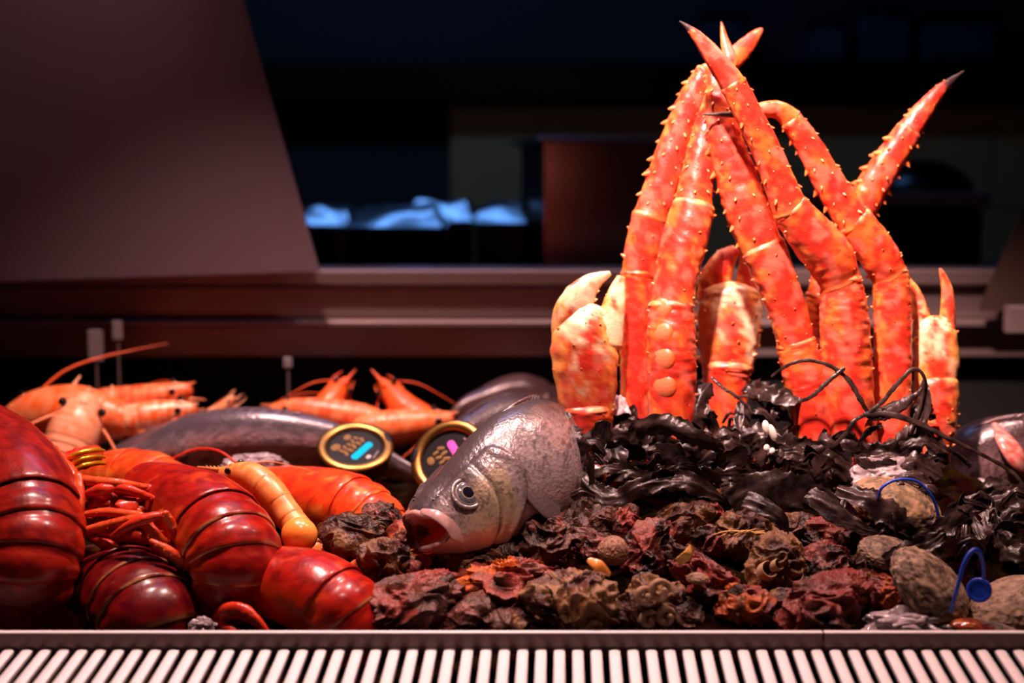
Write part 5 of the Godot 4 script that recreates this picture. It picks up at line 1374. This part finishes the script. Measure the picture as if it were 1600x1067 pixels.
# ---------------------------------------------------------------- seaweed
func frond(mb: MB, P: Array, R: Array, face: Vector3, sd: float, ruffle := 1.0, lobes := 1.0):
	# a leathery blade: a thin closed sheet along P, ruffled and lobed at its edges
	var len := 0.0
	for k in P.size() - 1: len += P[k].distance_to(P[k + 1])
	var nl := int(clampf(len / 0.0018, 12, 70)); var nw := 12
	var F := frames(P, nl, face)
	var i0 := mb.ix.size(); var s := mb.v.size()
	for lay in 2:
		for k in nl + 1:
			var t := float(k) / nl
			var f: Array = F[k]
			var w: float = cr(R, t) * (sqrt(clampf((1.0 - t) * 7.0, 0.0, 1.0)))
			for j in nw + 1:
				var q := 2.0 * j / nw - 1.0
				var e := 1.0 + lobes * (0.30 * na.get_noise_2d(t * len * 120 + sd, signf(q) * 9.0 + sd) + 0.26 * nb.get_noise_2d(t * len * 260 + sd, signf(q) * 5.0)) * absf(q)
				var lift := ruffle * w * (0.34 * na.get_noise_2d(t * len * 50 + sd * 2.0, q * 0.9 + sd) * absf(q) + 0.45 * na.get_noise_2d(t * len * 32 + sd, 3.0 + q * 0.4)) + 0.0009 * exp(-q * q * 40.0) + 0.0006 * na.get_noise_2d(q * 9 + sd, t * len * 90)
				var p: Vector3 = f[0] + f[3] * (q * w * e) + f[2] * (lift + (0.00045 if lay == 0 else -0.00045) * (1.0 - absf(q) * 0.6))
				var n: float = nb.get_noise_3d(p.x * 90 + sd, p.y * 90, p.z * 90)
				mb.vert(p, Color(0.010, 0.006, 0.006).lerp(Color(0.045, 0.026, 0.023), clampf(0.45 + n, 0, 1)))
	var g := nl + 1; var h := nw + 1
	mb.grid(s, g, h)
	for k in nl:
		for j in nw:
			var a := s + g * h + k * h + j
			mb.tri(a, a + h, a + 1); mb.tri(a + 1, a + h, a + h + 1)
	for k in nl:
		for j in [0, nw]:
			var a = s + k * h + j; var b = a + g * h
			if j == 0: mb.tri(a, a + h, b); mb.tri(a + h, b + h, b)
			else: mb.tri(a, b, a + h); mb.tri(a + h, b, b + h)
	mb.orient(i0)

func build_weed():
	var g := "dark brown seaweed at the foot of the crab legs"
	var fr := Vector3(0, 0.5, 1)
	var fork: Node3D = null
	var k := 0
	# the fronds one can follow: [label, path and half widths, ruffle, lobes]
	for q in [
		["broad dark frond curling across in front of the knobbed crab leg", [[978, 704, 1.285, 8], [1000, 672, 1.268, 16], [1040, 664, 1.258, 18], [1084, 684, 1.25, 17], [1132, 704, 1.258, 12]], 1.1, 0.8],
		["long dark frond stretching from the fish's gill to the centre of the heap", [[898, 728, 1.262, 12], [926, 768, 1.245, 18], [966, 776, 1.24, 15], [1012, 756, 1.235, 15], [1062, 752, 1.235, 17], [1102, 764, 1.24, 14], [1132, 782, 1.25, 8]], 0.8, 0.7],
		["small square-ended leaf of seaweed below the first crab leg", [[954, 690, 1.275, 10], [962, 714, 1.265, 18], [972, 742, 1.262, 20]], 0.6, 0.9],
		["dark upright leaf of seaweed against the white claw's foot", [[942, 706, 1.285, 14], [940, 684, 1.28, 15], [946, 656, 1.278, 9]], 0.6, 1.2],
		["largest glossy frond, spread flat across the middle right of the heap", [[1140, 786, 1.21, 16], [1185, 762, 1.205, 26], [1235, 766, 1.20, 27], [1284, 782, 1.2, 20], [1320, 800, 1.2, 8]], 0.5, 0.4],
		["glossy frond bending down beside the straw-topped sea squirt", [[1164, 780, 1.202, 14], [1195, 792, 1.192, 15], [1220, 812, 1.188, 12], [1230, 838, 1.19, 4]], 0.5, 0.3],
		["torn black frond in front of the grey-green oyster", [[1308, 764, 1.215, 10], [1346, 776, 1.2, 20], [1384, 796, 1.195, 24], [1414, 822, 1.195, 20], [1428, 842, 1.2, 8]], 0.9, 0.9],
		["pointed glossy frond ending beside the flat red sea squirt", [[1262, 770, 1.2, 16], [1304, 800, 1.19, 18], [1340, 822, 1.185, 12], [1372, 834, 1.185, 4]], 0.5, 0.5],
		["dark frond lying on the pale ridged oyster's top", [[1370, 884, 1.16, 8], [1410, 864, 1.145, 14], [1452, 848, 1.145, 15], [1478, 832, 1.15, 8]], 0.8, 0.8],
		["dark ragged frond lying on the fish's flank", [[868, 646, 1.285, 12], [884, 668, 1.265, 16], [898, 696, 1.255, 18], [904, 726, 1.252, 13]], 0.9, 1.5],
		["silvery crumpled frond at the foot of the right-leaning crab leg", [[1168, 602, 1.33, 14], [1190, 612, 1.315, 18], [1218, 622, 1.305, 18], [1252, 622, 1.30, 10]], 1.2, 1.1],
		["grey strap of seaweed hanging between the knobbed leg and the right-leaning leg", [[1162, 628, 1.31, 10], [1160, 655, 1.30, 13], [1156, 684, 1.288, 13], [1150, 706, 1.285, 8]], 0.8, 0.4],
		["dark leaf of seaweed rising behind the broad curling frond", [[1098, 706, 1.29, 14], [1084, 664, 1.30, 20], [1092, 628, 1.305, 18], [1112, 598, 1.31, 9]], 1.2, 0.9],
		["black frond draped at the foot of the bent crab leg", [[1330, 700, 1.29, 12], [1372, 706, 1.28, 16], [1410, 694, 1.285, 18], [1440, 662, 1.3, 14]], 0.9, 0.6],
		["dark blade standing in front of the narrow orange claw", [[1402, 704, 1.295, 8], [1428, 680, 1.29, 11], [1444, 630, 1.295, 11], [1443, 592, 1.3, 5]], 0.5, 0.3],
		["forked frond of seaweed fanned out above the blue disc, left blade", [[1510, 800, 1.2, 4], [1498, 818, 1.185, 8], [1484, 842, 1.175, 9]], 0.5, 0.4],
		["forked frond of seaweed fanned out above the blue disc, middle blade", [[1512, 798, 1.2, 4], [1510, 822, 1.183, 8], [1508, 848, 1.172, 9]], 0.5, 0.4],
		["forked frond of seaweed fanned out above the blue disc, right blade", [[1514, 798, 1.2, 4], [1526, 822, 1.183, 8], [1536, 844, 1.172, 9]], 0.5, 0.4],
		["broad brown frond right of the blue disc", [[1540, 800, 1.22, 12], [1562, 826, 1.2, 20], [1580, 856, 1.185, 22], [1600, 880, 1.175, 16]], 1.0, 0.9],
		["dim brown frond at the right edge below the opened fish", [[1500, 790, 1.26, 10], [1545, 784, 1.25, 16], [1590, 778, 1.25, 18], [1630, 770, 1.26, 14]], 1.0, 0.9],
		["dark frond folded beside the oyster under the arched tie", [[1440, 842, 1.19, 10], [1470, 826, 1.18, 16], [1500, 806, 1.185, 14], [1520, 790, 1.2, 6]], 0.9, 0.9],
		["small leaf of seaweed pointing at the opened fish", [[1530, 776, 1.28, 10], [1552, 760, 1.275, 14], [1580, 756, 1.28, 10]], 0.9, 0.9]]:
		var mb := MB.new()
		frond(mb, pts(q[1]), widths(q[1]), fr + Vector3(rng.randf_range(-0.2, 0.2), rng.randf_range(-0.2, 0.4), 0), k * 13.7 + 2, q[2], q[3])
		if q[0].begins_with("forked"):          # three blades of one plant
			if fork == null: fork = thing("seaweed_frond", "forked frond of seaweed with three blades fanned out above the blue disc", "seaweed", at(1508, 848, 1.175), g)
			put(mb, "blade", M.weed, fork)
		else: single(mb, "seaweed_frond", M.weed, q[0], "seaweed", g)
		k += 1
	# strings that arch in front of the legs
	for q in [
		["thin string of seaweed arching from the silvery frond over the right-leaning crab leg", [[1206, 588, 1.275, 2.6], [1232, 570, 1.268, 3.4], [1262, 563, 1.265, 3.6], [1298, 572, 1.262, 4], [1326, 594, 1.262, 5], [1342, 620, 1.262, 5], [1356, 644, 1.265, 4]]],
		["string of seaweed rising to a loop in front of the bent crab leg", [[1352, 650, 1.262, 4], [1378, 628, 1.26, 4.5], [1402, 600, 1.258, 4.5], [1424, 578, 1.258, 4.5], [1438, 580, 1.262, 5], [1446, 600, 1.266, 7], [1440, 640, 1.27, 9], [1424, 676, 1.275, 8]]],
		["string of seaweed running down left across the right-leaning leg's foot", [[1318, 576, 1.26, 4.5], [1296, 594, 1.26, 4.6], [1270, 618, 1.262, 4], [1248, 628, 1.268, 3]]],
		["long string of seaweed sagging right towards the opened fish", [[1352, 646, 1.262, 5], [1392, 648, 1.26, 6], [1432, 660, 1.258, 6], [1480, 684, 1.255, 4.5], [1530, 708, 1.255, 4], [1570, 730, 1.255, 4], [1594, 752, 1.255, 4.5], [1600, 784, 1.255, 5]]],
		["string of seaweed dipping left from the crossing strings", [[1360, 646, 1.264, 4], [1336, 656, 1.262, 4], [1322, 676, 1.262, 4], [1300, 698, 1.266, 4], [1276, 708, 1.275, 3]]],
		["short thin string of seaweed over the foot of the narrow orange claw", [[1440, 664, 1.262, 4], [1462, 690, 1.26, 3.6], [1492, 708, 1.262, 4], [1516, 726, 1.27, 6]]],
		["pale brown twig of seaweed above the knobbed leg's frond", [[1112, 590, 1.30, 3], [1130, 606, 1.295, 3.4], [1154, 622, 1.292, 3.2], [1176, 646, 1.292, 2.6]]],
		["web-like blade of seaweed between the crossing strings", [[1356, 650, 1.266, 5], [1372, 648, 1.264, 13], [1396, 640, 1.264, 14], [1432, 616, 1.266, 5], [1440, 606, 1.268, 3]]]]:
		var mb := MB.new(); var sd := rng.randf() * 90
		tube(mb, pts(q[1]), widths(q[1]).map(func(w): return w * 0.78), 60, 10, fr, func(_t, _a, p): return Color(0.012, 0.007, 0.007).lerp(Color(0.05, 0.03, 0.026), clampf(0.45 + nb.get_noise_3d(p.x * 90, p.y * 90, p.z * 90), 0, 1)), 0.4, func(tt, a, _p): return 1.0 + 0.35 * na.get_noise_3d(tt * 14 + sd, cos(a), sin(a)))
		single(mb, "seaweed_string", M.weed, q[0], "seaweed", g)
	# the rest of the tangle: small fronds no one could tell apart
	for n in 110:
		var x := rng.randf_range(910, 1450); var y := rng.randf_range(650, 780)
		if n % 4 == 0: x = rng.randf_range(1380, 1600); y = rng.randf_range(770, 870)
		var a := rng.randf() * TAU; var l := rng.randf_range(36, 84)
		var d := pile(y) - 0.012 + rng.randf_range(-0.016, 0.016)
		var mid := [x + cos(a) * l * 0.5, y + sin(a) * l * 0.35 - rng.randf_range(0, 16), d - 0.006, rng.randf_range(6, 12)]
		var list := [[x, y, d, 5], mid, [x + cos(a) * l, y + sin(a) * l * 0.6, d - 0.004, rng.randf_range(4, 9)]]
		var mb := MB.new()
		frond(mb, pts(list), widths(list), Vector3(rng.randf_range(-0.8, 0.8), rng.randf_range(-0.3, 0.9), 0.8), n * 5.1 + 300, 0.9, 1.3)
		single(mb, "seaweed_scrap", M.weed, "small dark scrap of seaweed in the tangle on top of the heap", "seaweed", "scraps in the seaweed tangle")
	for n in 46:                             # broader leaves round the feet of the legs
		var x := rng.randf_range(905, 1440); var y := rng.randf_range(688, 752)
		var a := rng.randf_range(-0.6, 0.6) + (PI if n % 2 else 0.0); var l := rng.randf_range(40, 90)
		var d := 1.262 + (752 - y) / 64.0 * 0.03
		var list := [[x, y, d, 9], [x + cos(a) * l * 0.5, y - rng.randf_range(6, 24), d - 0.008, rng.randf_range(12, 20)], [x + cos(a) * l, y + sin(a) * 20, d - 0.004, rng.randf_range(8, 14)]]
		var mb := MB.new()
		frond(mb, pts(list), widths(list), Vector3(rng.randf_range(-0.5, 0.5), rng.randf_range(0.0, 0.8), 0.9), n * 7.7 + 900, 0.9, 1.5)
		single(mb, "seaweed_scrap", M.weed, "ragged dark leaf of seaweed packed round the feet of the crab legs", "seaweed", "ragged leaves packed round the crab legs")
	for n in 40:
		var x := rng.randf_range(1080, 1440); var y := rng.randf_range(600, 720)
		var a := rng.randf() * TAU; var l := rng.randf_range(30, 80)
		var d := pile(y) + 0.012 + rng.randf_range(-0.012, 0.01)
		var list := [[x, y, d, 2.4], [x + cos(a) * l * 0.5, y + sin(a) * l * 0.35 - rng.randf_range(4, 22), d - 0.008, 3], [x + cos(a) * l, y + sin(a) * l * 0.5, d, 1.6]]
		var mb := MB.new()
		tube(mb, pts(list), widths(list), 22, 7, fr, func(_t, _a, _p): return Color(0.04, 0.022, 0.016), 0.5)
		single(mb, "seaweed_strand", M.weed, "thin dark strand of seaweed in the tangle on top of the heap", "seaweed", "strands in the seaweed tangle")

func build_small():
	# orange crab scraps glimpsed at the lip on the right
	var mb := MB.new(); lump(mb, at(1518, 982, 1.112), Vector3(0.022, 0.007, 0.012), Basis(Vector3.FORWARD, 0.1), 91.0, 4, 1.2, 0.5)
	single(mb, "crab_scrap", M.wet_flesh, "orange scrap of crab shell on the lip below the pale oyster", "crab shell")
	# drops of water on the open-mouthed fish and the lobsters are left to the wet shine
